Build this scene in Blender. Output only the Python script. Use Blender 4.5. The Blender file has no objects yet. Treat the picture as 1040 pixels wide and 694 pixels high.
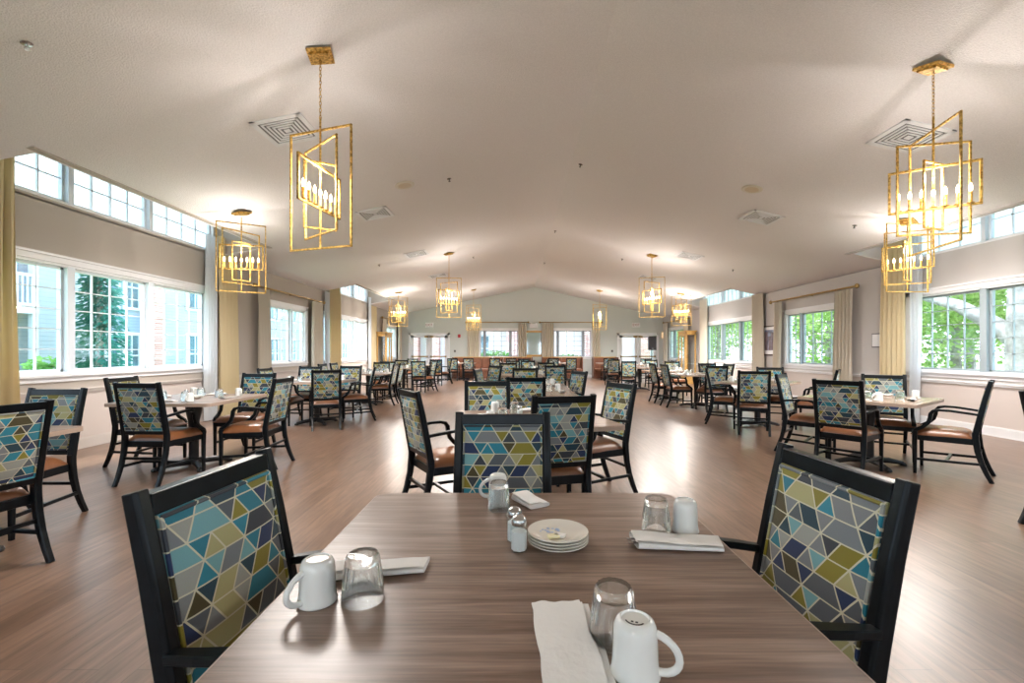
import bpy, math, random
from math import sin, cos, pi, radians, sqrt, atan2
random.seed(7)
S = bpy.context.scene
COL = S.collection

# ------------------------------------------------------------------ camera frame
F, CX, HY, EYE = 462.0, 524.0, 357.0, 1.26
def zc(x):                       # ceiling height over X
    return 4.355 + .2*(x-.9) if x < .9 else 4.355 - .229*(x-.9)
def ceil_pt(px, py):             # the ceiling point seen at a place in the photograph
    a = (px-CX)/(HY-py)
    if px < 540 + (292-py)*.33:
        X = a*(4.355-EYE-.18)/(1-.2*a)
    else:
        X = a*(4.355-EYE+.206)/(1+.229*a)
    return X, F*(zc(X)-EYE)/(HY-py)

# ------------------------------------------------------------------ mesh helper
class MB:
    def __init__(s): s.v = []; s.f = []; s.uv = None
    def add(s, vs, fs):
        n = len(s.v); s.v += [tuple(p) for p in vs]; s.f += [tuple(i+n for i in f) for f in fs]; return s
    def hexa(s, a):              # 4 bottom + 4 top points
        return s.add(a, [(3,2,1,0),(4,5,6,7),(0,1,5,4),(1,2,6,5),(2,3,7,6),(3,0,4,7)])
    def bb(s, x0,x1,y0,y1,z0,z1):
        if x0>x1: x0,x1=x1,x0
        if y0>y1: y0,y1=y1,y0
        if z0>z1: z0,z1=z1,z0
        return s.hexa([(x0,y0,z0),(x1,y0,z0),(x1,y1,z0),(x0,y1,z0),(x0,y0,z1),(x1,y0,z1),(x1,y1,z1),(x0,y1,z1)])
    def box(s, c, d): return s.bb(c[0]-d[0]/2,c[0]+d[0]/2,c[1]-d[1]/2,c[1]+d[1]/2,c[2]-d[2]/2,c[2]+d[2]/2)
    def rbox(s, c, d, a):        # box turned about z
        ca, sa = cos(a), sin(a); hx,hy,hz = d[0]/2,d[1]/2,d[2]/2
        P = []
        for z in (-hz,hz):
            for x,y in ((-hx,-hy),(hx,-hy),(hx,hy),(-hx,hy)):
                P.append((c[0]+x*ca-y*sa, c[1]+x*sa+y*ca, c[2]+z))
        return s.hexa(P)
    def sweep(s, path, w, t):    # rectangular bar along a path in a YZ plane; w along x, t across; each may be a list
        n = len(path); vs = []
        for i,p in enumerate(path):
            a = path[max(0,i-1)]; b = path[min(n-1,i+1)]
            dy, dz = b[1]-a[1], b[2]-a[2]; L = sqrt(dy*dy+dz*dz) or 1
            ny, nz = -dz/L, dy/L
            ww = (w[i] if isinstance(w,(list,tuple)) else w)/2; tt = (t[i] if isinstance(t,(list,tuple)) else t)/2
            c = min(ww,tt)*.35
            for ux,un in ((-ww+c,-tt),(ww-c,-tt),(ww,-tt+c),(ww,tt-c),(ww-c,tt),(-ww+c,tt),(-ww,tt-c),(-ww,-tt+c)):
                vs.append((p[0]+ux, p[1]+ny*un, p[2]+nz*un))
        fs = []
        for i in range(n-1):
            for k in range(8):
                k2 = (k+1)%8
                fs.append((i*8+k, i*8+k2, (i+1)*8+k2, (i+1)*8+k))
        fs.append(tuple(range(7,-1,-1))); fs.append(tuple((n-1)*8+k for k in range(8)))
        return s.add(vs, fs)
    def tube(s, pts, r, n=8, closed=False, caps=True):
        m = len(pts); vs = []; fs = []
        prev = None
        for i,p in enumerate(pts):
            a = pts[(i-1)%m] if closed else pts[max(0,i-1)]
            b = pts[(i+1)%m] if closed else pts[min(m-1,i+1)]
            d = [b[k]-a[k] for k in range(3)]; L = sqrt(sum(q*q for q in d)) or 1; d = [q/L for q in d]
            if prev is None:
                up = (0,0,1) if abs(d[2])<.9 else (1,0,0)
                u = (d[1]*up[2]-d[2]*up[1], d[2]*up[0]-d[0]*up[2], d[0]*up[1]-d[1]*up[0])
            else:
                q = sum(prev[k]*d[k] for k in range(3)); u = tuple(prev[k]-q*d[k] for k in range(3))
            L = sqrt(sum(q*q for q in u)) or 1; u = tuple(q/L for q in u); prev = u
            w = (d[1]*u[2]-d[2]*u[1], d[2]*u[0]-d[0]*u[2], d[0]*u[1]-d[1]*u[0])
            rr = r[i] if isinstance(r,(list,tuple)) else r
            for k in range(n):
                t = 2*pi*k/n
                vs.append(tuple(p[j]+rr*(cos(t)*u[j]+sin(t)*w[j]) for j in range(3)))
        for i in range(m if closed else m-1):
            for k in range(n):
                k2=(k+1)%n; i2=(i+1)%m
                fs.append((i*n+k, i*n+k2, i2*n+k2, i2*n+k))
        if not closed and caps:
            fs.append(tuple(range(n-1,-1,-1))); fs.append(tuple((m-1)*n+k for k in range(n)))
        return s.add(vs, fs)
    def lathe(s, prof, n=24, c=(0,0,0), cap=True, flute=0):
        vs = []; fs = []; m = len(prof)
        for j,(r,z) in enumerate(prof):
            for k in range(n):
                t = 2*pi*k/n
                rr = r*(1-(flute if k%2 else 0)) if flute and 0<j<m-1 else r
                vs.append((c[0]+rr*cos(t), c[1]+rr*sin(t), c[2]+z))
        for j in range(m-1):
            for k in range(n):
                k2=(k+1)%n
                fs.append((j*n+k, j*n+k2, (j+1)*n+k2, (j+1)*n+k))
        if cap:
            fs.append(tuple(range(n-1,-1,-1))); fs.append(tuple((m-1)*n+k for k in range(n)))
        return s.add(vs, fs)
    def prism(s, poly, z0, z1):  # vertical prism from an xy polygon
        n = len(poly)
        vs = [(x,y,z0) for x,y in poly]+[(x,y,z1) for x,y in poly]
        fs = [tuple(range(n-1,-1,-1)), tuple(range(n,2*n))]+[(i,(i+1)%n,n+(i+1)%n,n+i) for i in range(n)]
        return s.add(vs, fs)
    def grid(s, fn, nu, nv, close_u=False):
        vs = [fn(i/nu, j/nv) for j in range(nv+1) for i in range(nu+1)]
        fs = [(j*(nu+1)+i, j*(nu+1)+i+1, (j+1)*(nu+1)+i+1, (j+1)*(nu+1)+i) for j in range(nv) for i in range(nu)]
        return s.add(vs, fs)
    def build(s, name, mat, parent=None, smooth=False, bevel=0, loc=None, rz=0, seg=2, weld=False):
        me = bpy.data.meshes.new(name); me.from_pydata(s.v, [], s.f)
        me.validate(); me.update()
        import bmesh
        bm = bmesh.new(); bm.from_mesh(me)
        if weld: bmesh.ops.remove_doubles(bm, verts=bm.verts, dist=2e-5)
        bmesh.ops.recalc_face_normals(bm, faces=bm.faces); bm.to_mesh(me); bm.free()
        me.materials.append(mat)
        o = bpy.data.objects.new(name, me); COL.objects.link(o)
        if parent: o.parent = parent
        if smooth:
            for p in me.polygons: p.use_smooth = True
            me.set_sharp_from_angle(angle=radians(40))
        if bevel:
            b = o.modifiers.new('bevel','BEVEL'); b.width = bevel; b.segments = seg; b.limit_method='ANGLE'
        if loc: o.location = loc
        if rz: o.rotation_euler = (0,0,rz)
        return o

def tag(o, label=None, cat=None, group=None, kind=None):
    if label: o['label'] = label
    if cat: o['category'] = cat
    if group: o['group'] = group
    if kind: o['kind'] = kind
    return o
def empty(name, loc=(0,0,0), rz=0):
    o = bpy.data.objects.new(name, None); COL.objects.link(o); o.location = loc; o.rotation_euler = (0,0,rz)
    o.empty_display_size = .1
    return o
def kids(o): return KIDS.get(o, [])
def copy_tree(o, parent=None):
    c = o.copy(); COL.objects.link(c)
    if parent: c.parent = parent
    for ch in list(o.children): copy_tree(ch, c)
    return c

# ------------------------------------------------------------------ materials
def newmat(name):
    m = bpy.data.materials.new(name); m.use_nodes = True
    nt = m.node_tree; b = nt.nodes['Principled BSDF']
    return m, nt, b
def N(nt, t, **kw):
    n = nt.nodes.new(t)
    for k,v in kw.items(): setattr(n, k, v)
    return n
def L(nt, a, b): nt.links.new(a, b)
def plain(name, col, rough=.5, metal=0, spec=.5, noise=0, nscale=8, bump=0, bscale=200, trans=0, emit=None, es=0, coat=0):
    m, nt, b = newmat(name)
    b.inputs['Base Color'].default_value = (*col,1); b.inputs['Roughness'].default_value = rough
    b.inputs['Metallic'].default_value = metal; b.inputs['Specular IOR Level'].default_value = spec
    b.inputs['Coat Weight'].default_value = coat
    if trans: b.inputs['Transmission Weight'].default_value = trans
    if emit: b.inputs['Emission Color'].default_value = (*emit,1); b.inputs['Emission Strength'].default_value = es
    if noise or bump:
        tc = N(nt,'ShaderNodeTexCoord')
    if noise:
        nz = N(nt,'ShaderNodeTexNoise'); nz.inputs['Scale'].default_value = nscale; nz.inputs['Detail'].default_value = 5
        L(nt, tc.outputs['Object'], nz.inputs['Vector'])
        r = N(nt,'ShaderNodeValToRGB')
        r.color_ramp.elements[0].position=.3; r.color_ramp.elements[1].position=.7
        r.color_ramp.elements[0].color = (*[c*(1-noise) for c in col],1); r.color_ramp.elements[1].color = (*[min(1,c*(1+noise)) for c in col],1)
        L(nt, nz.outputs['Fac'], r.inputs['Fac']); L(nt, r.outputs['Color'], b.inputs['Base Color'])
    if bump:
        nb = N(nt,'ShaderNodeTexNoise'); nb.inputs['Scale'].default_value = bscale; nb.inputs['Detail'].default_value = 3
        L(nt, tc.outputs['Object'], nb.inputs['Vector'])
        bp = N(nt,'ShaderNodeBump'); bp.inputs['Strength'].default_value = bump; bp.inputs['Distance'].default_value = .01
        L(nt, nb.outputs['Fac'], bp.inputs['Height']); L(nt, bp.outputs['Normal'], b.inputs['Normal'])
    return m

def math_node(nt, op, a, b=None, c=None):
    n = N(nt,'ShaderNodeMath', operation=op)
    for i,q in enumerate((a,b,c)):
        if q is None: continue
        if isinstance(q,(int,float)): n.inputs[i].default_value = q
        else: L(nt, q, n.inputs[i])
    return n.outputs[0]

def fabric_mat():
    m, nt, b = newmat('geometric_fabric')
    M = lambda op,a,bb=None,c=None: math_node(nt,op,a,bb,c)
    tc = N(nt,'ShaderNodeTexCoord'); sp = N(nt,'ShaderNodeSeparateXYZ'); L(nt, tc.outputs['Object'], sp.inputs[0])
    oi = N(nt,'ShaderNodeObjectInfo')
    side = .066; h = .050
    geo = sp.outputs['X']; z = sp.outputs['Z']
    # slightly uneven rows
    v = M('DIVIDE', M('ADD', z, .012), h)
    u0 = M('DIVIDE', M('ADD', geo, 3.0), side)
    j = M('FLOOR', v); bfr = M('SUBTRACT', v, j)
    rs = N(nt,'ShaderNodeTexWhiteNoise', noise_dimensions='1D'); L(nt, M('ADD', j, .37), rs.inputs['W'])
    u = M('SUBTRACT', u0, M('MULTIPLY', v, .5))
    i = M('FLOOR', u); a = M('SUBTRACT', u, i)
    ab = M('ADD', a, bfr)
    k = M('GREATER_THAN', ab, 1.0)
    t = M('ADD', M('ADD', M('MULTIPLY', i, 2.0), k), M('ROUND', M('MULTIPLY', rs.outputs['Value'], 3.0)))
    g = M('FLOOR', M('DIVIDE', t, 4.0)); mm = M('SUBTRACT', t, M('MULTIPLY', g, 4.0))
    tn = N(nt,'ShaderNodeTexWhiteNoise', noise_dimensions='2D')
    cv = N(nt,'ShaderNodeCombineXYZ'); L(nt, M('ADD',g,.5), cv.inputs[0]); L(nt, M('ADD',j,.5), cv.inputs[1]); L(nt, cv.outputs[0], tn.inputs['Vector'])
    typ = M('GREATER_THAN', tn.outputs['Value'], .55)      # 1: two pairs, 0: three + one
    isA = M('SUBTRACT', 1.0, typ)
    m3 = M('GREATER_THAN', mm, 2.5); m2 = M('GREATER_THAN', mm, 1.5); m1 = M('GREATER_THAN', mm, .5)
    cell = M('ADD', M('MULTIPLY', isA, M('MULTIPLY', m3, 3.0)), M('MULTIPLY', typ, M('ADD', m3, M('MULTIPLY', m2, 2.0))))
    # distances to triangle borders
    notk = M('SUBTRACT', 1.0, k)
    dl = M('ADD', M('MULTIPLY', notk, a), M('MULTIPLY', k, M('SUBTRACT', ab, 1.0)))
    dr = M('ADD', M('MULTIPLY', notk, M('SUBTRACT', 1.0, ab)), M('MULTIPLY', k, M('SUBTRACT', 1.0, a)))
    e0 = M('SUBTRACT', 1.0, m1); e2 = M('SUBTRACT', m2, m3); e1 = M('SUBTRACT', m1, m2)
    first = M('ADD', M('MULTIPLY', isA, M('ADD', e0, m3)), M('MULTIPLY', typ, M('ADD', e0, m2)))
    last = M('ADD', M('MULTIPLY', isA, M('ADD', e2, m3)), M('MULTIPLY', typ, m1))
    lw = .035
    ll = M('MULTIPLY', first, M('LESS_THAN', dl, lw*1.1)); lr = M('MULTIPLY', last, M('LESS_THAN', dr, lw*1.1))
    lh = M('ADD', M('LESS_THAN', bfr, lw), M('GREATER_THAN', bfr, 1-lw))
    line = M('MINIMUM', M('ADD', M('ADD', ll, lr), lh), 1.0)
    cid = N(nt,'ShaderNodeTexWhiteNoise', noise_dimensions='3D')
    c3 = N(nt,'ShaderNodeCombineXYZ'); L(nt, M('ADD', M('MULTIPLY', g, 4.0), cell), c3.inputs[0]); L(nt, M('ADD',j,.3), c3.inputs[1])
    L(nt, M('FLOOR', M('MULTIPLY', oi.outputs['Random'], 37.0)), c3.inputs[2]); L(nt, c3.outputs[0], cid.inputs['Vector'])
    ramp = N(nt,'ShaderNodeValToRGB'); cr = ramp.color_ramp; cr.interpolation='CONSTANT'
    cols = [(.01,.22,.31),(.20,.47,.52),(.27,.23,.015),(.035,.045,.06),(.22,.25,.27),(.50,.47,.22),(.008,.03,.11),(.24,.26,.27),(.005,.05,.08),(.30,.26,.02),(.10,.12,.14),(.40,.42,.38),(.015,.27,.38),(.07,.055,.01)]
    while len(cr.elements) < len(cols): cr.elements.new(.5)
    for q,(e,c) in enumerate(zip(cr.elements, cols)):
        e.position = q/len(cols); e.color = (*c,1)
    L(nt, cid.outputs['Value'], ramp.inputs['Fac'])
    wv = N(nt,'ShaderNodeTexNoise'); wv.inputs['Scale'].default_value = 700; L(nt, tc.outputs['Object'], wv.inputs['Vector'])
    mixw = N(nt,'ShaderNodeMix', data_type='RGBA', blend_type='MULTIPLY'); mixw.inputs['Factor'].default_value = .35
    L(nt, ramp.outputs['Color'], mixw.inputs['A']); L(nt, wv.outputs['Color'], mixw.inputs['B'])
    mix = N(nt,'ShaderNodeMix', data_type='RGBA'); L(nt, line, mix.inputs['Factor']); L(nt, mixw.outputs['Result'], mix.inputs['A'])
    mix.inputs['B'].default_value = (.62,.60,.45,1)
    L(nt, mix.outputs['Result'], b.inputs['Base Color']); b.inputs['Roughness'].default_value = .65
    b.inputs['Sheen Weight'].default_value = .15
    bp = N(nt,'ShaderNodeBump'); bp.inputs['Strength'].default_value=.25; bp.inputs['Distance'].default_value=.002
    L(nt, wv.outputs['Fac'], bp.inputs['Height']); L(nt, bp.outputs['Normal'], b.inputs['Normal'])
    return m

def wood_floor():
    m, nt, b = newmat('wood_floor')
    tc = N(nt,'ShaderNodeTexCoord'); mp = N(nt,'ShaderNodeMapping'); mp.inputs['Rotation'].default_value=(0,0,radians(90))
    L(nt, tc.outputs['Object'], mp.inputs['Vector'])
    br = N(nt,'ShaderNodeTexBrick'); br.inputs['Scale'].default_value=1; br.inputs['Brick Width'].default_value=1.2; br.inputs['Row Height'].default_value=.15
    br.inputs['Mortar Size'].default_value=.0015; br.inputs['Color1'].default_value=(.165,.098,.064,1); br.inputs['Color2'].default_value=(.225,.138,.094,1)
    br.inputs['Mortar'].default_value=(.11,.068,.048,1); br.inputs['Bias'].default_value=0
    L(nt, mp.outputs['Vector'], br.inputs['Vector'])
    m2 = N(nt,'ShaderNodeMapping'); m2.inputs['Scale'].default_value=(14,1.2,1); L(nt, tc.outputs['Object'], m2.inputs['Vector'])
    nz = N(nt,'ShaderNodeTexNoise'); nz.inputs['Scale'].default_value=2.2; nz.inputs['Detail'].default_value=5; nz.inputs['Roughness'].default_value=.6
    L(nt, m2.outputs['Vector'], nz.inputs['Vector'])
    cr = N(nt,'ShaderNodeValToRGB'); cr.color_ramp.elements[0].position=.32; cr.color_ramp.elements[0].color=(.55,.53,.51,1); cr.color_ramp.elements[1].position=.68; cr.color_ramp.elements[1].color=(1.15,1.12,1.1,1)
    L(nt, nz.outputs['Fac'], cr.inputs['Fac'])
    mx = N(nt,'ShaderNodeMix', data_type='RGBA', blend_type='MULTIPLY'); mx.inputs['Factor'].default_value=.85
    L(nt, br.outputs['Color'], mx.inputs['A']); L(nt, cr.outputs['Color'], mx.inputs['B'])
    L(nt, mx.outputs['Result'], b.inputs['Base Color'])
    b.inputs['Roughness'].default_value=.34; b.inputs['Specular IOR Level'].default_value=.5; b.inputs['Coat Weight'].default_value=.12; b.inputs['Coat Roughness'].default_value=.22
    n3 = N(nt,'ShaderNodeTexNoise'); n3.inputs['Scale'].default_value=1.3; n3.inputs['Detail'].default_value=6; L(nt, tc.outputs['Object'], n3.inputs['Vector'])
    mr = N(nt,'ShaderNodeMapRange'); mr.inputs['To Min'].default_value=.22; mr.inputs['To Max'].default_value=.36; b.inputs['Roughness'].default_value=.30
    m4 = N(nt,'ShaderNodeMapping'); m4.inputs['Scale'].default_value=(60,5,1); L(nt, tc.outputs['Object'], m4.inputs['Vector'])
    n4 = N(nt,'ShaderNodeTexNoise'); n4.inputs['Scale'].default_value=1; n4.inputs['Detail'].default_value=2; L(nt, m4.outputs['Vector'], n4.inputs['Vector'])
    bp = N(nt,'ShaderNodeBump'); bp.inputs['Strength'].default_value=.12; bp.inputs['Distance'].default_value=.001
    L(nt, n4.outputs['Fac'], bp.inputs['Height']); L(nt, bp.outputs['Normal'], b.inputs['Normal'])
    return m

def laminate(name, c1, c2, rough=.3):
    m, nt, b = newmat(name)
    tc = N(nt,'ShaderNodeTexCoord'); mp = N(nt,'ShaderNodeMapping'); mp.inputs['Scale'].default_value=(1.1,16,3); L(nt, tc.outputs['Object'], mp.inputs['Vector'])
    oi = N(nt,'ShaderNodeObjectInfo')
    nz = N(nt,'ShaderNodeTexNoise', noise_dimensions='4D'); nz.inputs['Scale'].default_value=1.7; nz.inputs['Detail'].default_value=8; nz.inputs['Roughness'].default_value=.6; nz.inputs['Distortion'].default_value=.35
    L(nt, mp.outputs['Vector'], nz.inputs['Vector']); L(nt, oi.outputs['Random'], nz.inputs['W'])
    cr = N(nt,'ShaderNodeValToRGB'); e = cr.color_ramp.elements; e[0].position=.35; e[0].color=(*c1,1); e[1].position=.66; e[1].color=(*c2,1)
    L(nt, nz.outputs['Fac'], cr.inputs['Fac'])
    m2 = N(nt,'ShaderNodeMapping'); m2.inputs['Scale'].default_value=(5,150,3); L(nt, tc.outputs['Object'], m2.inputs['Vector'])
    n2 = N(nt,'ShaderNodeTexNoise'); n2.inputs['Scale'].default_value=1; n2.inputs['Detail'].default_value=4; L(nt, m2.outputs['Vector'], n2.inputs['Vector'])
    c2r = N(nt,'ShaderNodeValToRGB'); c2r.color_ramp.elements[0].color=(.72,.72,.72,1); c2r.color_ramp.elements[1].color=(1.2,1.2,1.2,1)
    c2r.color_ramp.elements[0].position=.35; c2r.color_ramp.elements[1].position=.65
    L(nt, n2.outputs['Fac'], c2r.inputs['Fac'])
    mx = N(nt,'ShaderNodeMix', data_type='RGBA', blend_type='MULTIPLY'); mx.inputs['Factor'].default_value=.8
    L(nt, cr.outputs['Color'], mx.inputs['A']); L(nt, c2r.outputs['Color'], mx.inputs['B'])
    L(nt, mx.outputs['Result'], b.inputs['Base Color']); b.inputs['Roughness'].default_value=rough
    return m

def glass_pane():
    m = bpy.data.materials.new('window_glass'); m.use_nodes = True; nt = m.node_tree; nt.nodes.clear()
    o = N(nt,'ShaderNodeOutputMaterial'); t = N(nt,'ShaderNodeBsdfTransparent'); t.inputs[0].default_value=(.96,.985,.99,1)
    g = N(nt,'ShaderNodeBsdfGlossy'); g.inputs['Roughness'].default_value=.02
    mx = N(nt,'ShaderNodeMixShader'); mx.inputs[0].default_value=.05
    L(nt, t.outputs[0], mx.inputs[1]); L(nt, g.outputs[0], mx.inputs[2]); L(nt, mx.outputs[0], o.inputs[0])
    return m
def tableware_glass():
    m, nt, b = newmat('clear_tumbler_glass')
    b.inputs['Base Color'].default_value=(.97,.985,.985,1); b.inputs['Roughness'].default_value=0
    b.inputs['Transmission Weight'].default_value=1; b.inputs['IOR'].default_value=1.45
    t=N(nt,'ShaderNodeBsdfTransparent'); t.inputs[0].default_value=(.95,.97,.97,1); mx=N(nt,'ShaderNodeMixShader'); mx.inputs[0].default_value=.82
    o=[n for n in nt.nodes if n.type=='OUTPUT_MATERIAL'][0]
    L(nt,t.outputs[0],mx.inputs[1]); L(nt,b.outputs[0],mx.inputs[2]); L(nt,mx.outputs[0],o.inputs[0])
    return m
def cloth(name, col, trans=.35, fold=0):
    m = bpy.data.materials.new(name); m.use_nodes = True; nt = m.node_tree; nt.nodes.clear()
    o = N(nt,'ShaderNodeOutputMaterial'); d = N(nt,'ShaderNodeBsdfDiffuse'); d.inputs[0].default_value=(*col,1)
    t = N(nt,'ShaderNodeBsdfTranslucent'); t.inputs[0].default_value=(*col,1)
    tc = N(nt,'ShaderNodeTexCoord'); nz = N(nt,'ShaderNodeTexNoise'); nz.inputs['Scale'].default_value=220; L(nt, tc.outputs['Object'], nz.inputs['Vector'])
    bp = N(nt,'ShaderNodeBump'); bp.inputs['Strength'].default_value=.15; bp.inputs['Distance'].default_value=.002; L(nt, nz.outputs['Fac'], bp.inputs['Height']); L(nt, bp.outputs['Normal'], d.inputs['Normal'])
    mx = N(nt,'ShaderNodeMixShader'); mx.inputs[0].default_value=trans
    L(nt, d.outputs[0], mx.inputs[1]); L(nt, t.outputs[0], mx.inputs[2]); L(nt, mx.outputs[0], o.inputs[0])
    return m
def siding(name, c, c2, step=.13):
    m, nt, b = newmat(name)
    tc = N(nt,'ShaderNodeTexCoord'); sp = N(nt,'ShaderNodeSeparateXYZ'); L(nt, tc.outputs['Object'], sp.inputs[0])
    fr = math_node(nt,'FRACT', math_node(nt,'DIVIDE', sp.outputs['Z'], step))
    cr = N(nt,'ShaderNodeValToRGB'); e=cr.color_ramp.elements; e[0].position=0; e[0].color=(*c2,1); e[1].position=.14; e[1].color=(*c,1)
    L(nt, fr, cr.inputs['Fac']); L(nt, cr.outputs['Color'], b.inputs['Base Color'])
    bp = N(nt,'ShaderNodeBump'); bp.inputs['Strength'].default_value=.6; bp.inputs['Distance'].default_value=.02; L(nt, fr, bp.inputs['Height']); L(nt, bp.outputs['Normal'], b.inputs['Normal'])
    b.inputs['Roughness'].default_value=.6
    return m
def brick_mat():
    m, nt, b = newmat('red_brick')
    tc = N(nt,'ShaderNodeTexCoord'); mp = N(nt,'ShaderNodeMapping'); mp.inputs['Rotation'].default_value=(radians(90),0,0); L(nt, tc.outputs['Object'], mp.inputs['Vector'])
    br = N(nt,'ShaderNodeTexBrick'); br.inputs['Scale'].default_value=1; br.inputs['Brick Width'].default_value=.22; br.inputs['Row Height'].default_value=.075; br.inputs['Mortar Size'].default_value=.008
    br.inputs['Color1'].default_value=(.42,.17,.14,1); br.inputs['Color2'].default_value=(.62,.36,.33,1); br.inputs['Mortar'].default_value=(.7,.66,.62,1)
    L(nt, mp.outputs['Vector'], br.inputs['Vector']); L(nt, br.outputs['Color'], b.inputs['Base Color']); b.inputs['Roughness'].default_value=.85
    return m
def leaf_mat(name, c1, c2, trans=.4):
    m = bpy.data.materials.new(name); m.use_nodes=True; nt=m.node_tree; nt.nodes.clear()
    o = N(nt,'ShaderNodeOutputMaterial'); tc = N(nt,'ShaderNodeTexCoord'); nz = N(nt,'ShaderNodeTexNoise'); nz.inputs['Scale'].default_value=3.5; nz.inputs['Detail'].default_value=4
    L(nt, tc.outputs['Object'], nz.inputs['Vector']); cr = N(nt,'ShaderNodeValToRGB'); e=cr.color_ramp.elements; e[0].position=.35; e[0].color=(*c1,1); e[1].position=.65; e[1].color=(*c2,1)
    L(nt, nz.outputs['Fac'], cr.inputs['Fac'])
    d = N(nt,'ShaderNodeBsdfDiffuse'); t = N(nt,'ShaderNodeBsdfTranslucent'); L(nt, cr.outputs['Color'], d.inputs[0]); L(nt, cr.outputs['Color'], t.inputs[0])
    mx = N(nt,'ShaderNodeMixShader'); mx.inputs[0].default_value=trans; L(nt, d.outputs[0], mx.inputs[1]); L(nt, t.outputs[0], mx.inputs[2]); L(nt, mx.outputs[0], o.inputs[0])
    return m
def gold_mat():
    m, nt, b = newmat('gold_leaf_metal')
    tc = N(nt,'ShaderNodeTexCoord'); nz = N(nt,'ShaderNodeTexNoise'); nz.inputs['Scale'].default_value=45; nz.inputs['Detail'].default_value=4; L(nt, tc.outputs['Object'], nz.inputs['Vector'])
    cr = N(nt,'ShaderNodeValToRGB'); e=cr.color_ramp.elements; e[0].position=.35; e[0].color=(.32,.17,.035,1); e[1].position=.62; e[1].color=(.85,.56,.16,1)
    L(nt, nz.outputs['Fac'], cr.inputs['Fac']); L(nt, cr.outputs['Color'], b.inputs['Base Color']); b.inputs['Metallic'].default_value=.75; b.inputs['Roughness'].default_value=.38
    return m

FAB = fabric_mat(); FLOORM = wood_floor()
CEILM = plain('textured_ceiling_paint', (.80,.765,.755), .9, noise=.055, nscale=75, bump=1, bscale=90)
WALLM = plain('taupe_wall_paint', (.45,.40,.35), .8)
WALLL = plain('grey_wall_paint', (.55,.52,.50), .8)
WAINM = plain('warm_wainscot_paint', (.60,.53,.49), .7)
FARM = plain('pale_green_grey_paint', (.57,.60,.57), .8)
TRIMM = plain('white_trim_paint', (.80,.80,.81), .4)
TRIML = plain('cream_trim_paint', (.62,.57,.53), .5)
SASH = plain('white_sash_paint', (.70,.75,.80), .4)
DARKSASH = plain('backlit_mullion_tone', (.30,.34,.38), .4)  # white-grey sash of the end wall, its backlit darkness put into the colour
WOODD = plain('ebony_stained_wood', (.004,.006,.008), .28, spec=.22, noise=.4, nscale=30)
LEATH = plain('caramel_leather', (.20,.075,.028), .34, noise=.12, nscale=14, bump=.12, bscale=300, coat=.15)
BOOTHL = plain('rust_brown_vinyl', (.20,.075,.038), .4, noise=.15, nscale=10)
GOLD = gold_mat()
BRASS = plain('antique_brass', (.36,.24,.09), .38, metal=.8, noise=.2, nscale=30)
GLASSP = glass_pane(); GREYSASH = plain('shaded_grey_sash_paint', (.30,.35,.37), .4); GLASST = tableware_glass()  # GREYSASH: right-hand sashes, with their shade put into the colour
CHINA = plain('white_china', (.80,.82,.80), .12, coat=.5)
CHINAC = plain('cream_china', (.76,.73,.66), .15, coat=.4)
PAPER = plain('white_paper_napkin', (.84,.83,.81), .8, bump=.25, bscale=60)
STEEL = plain('brushed_steel', (.55,.55,.55), .25, metal=1)
SALTM = plain('white_salt', (.88,.88,.87), .7)
BLACK = plain('black_metal', (.012,.012,.014), .38, spec=.5)
TOPN = laminate('walnut_laminate', (.155,.095,.068), (.32,.225,.175), .31)
TOPE = plain('laminate_edge_band', (.42,.31,.24), .4)
TOPL = laminate('light_oak_laminate', (.20,.13,.085), (.38,.27,.18), .25)
CURG = cloth('gold_curtain_cloth', (.76,.65,.42), .3)
CURB = cloth('beige_curtain_cloth', (.66,.60,.50), .12)
SHEER = cloth('white_sheer_cloth', (.82,.84,.86), .55)
FLAMEB = plain('warm_bulb_glow', (1,.85,.6), .3, emit=(1,.72,.40), es=8)
OAK = plain('honey_oak', (.58,.34,.10), .35, noise=.2, nscale=18, coat=.2)
SID = siding('shade_tinted_white_siding', (.38,.44,.49), (.20,.25,.30))  # white siding with its bluish shade put into the colour
SID2 = siding('pale_blue_siding', (.30,.41,.53), (.18,.25,.34), .11)
BRICK = brick_mat()
OUTW = plain('outdoor_white_trim', (.60,.66,.71), .5)
OUTG = plain('dark_window_glass', (.10,.20,.25), .1, noise=.35, nscale=1.5)
LEAFR = leaf_mat('bright_green_leaves', (.20,.36,.09), (.52,.66,.28), .5)
LEAFD = leaf_mat('deep_green_needles', (.03,.17,.13), (.09,.32,.24), .2)
LEAFH = leaf_mat('hedge_leaves', (.08,.22,.05), (.2,.42,.12), .3)
BARK = plain('mottled_grey_bark', (.30,.29,.28), .9, noise=.45, nscale=5, bump=.8, bscale=20)
GRASS = plain('lawn_grass', (.30,.42,.18), .9, noise=.3, nscale=4)
PATHM = plain('pink_paving', (.55,.42,.36), .9, noise=.1, nscale=3)
RED = plain('red_plastic', (.45,.02,.03), .4)
FROST = cloth('frosted_shade_cloth', (.88,.90,.92), .8)
GRILL = plain('vent_dark_gap', (.20,.20,.20), .7)
SPK = plain('yellowed_plastic', (.62,.52,.36), .6)

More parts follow.
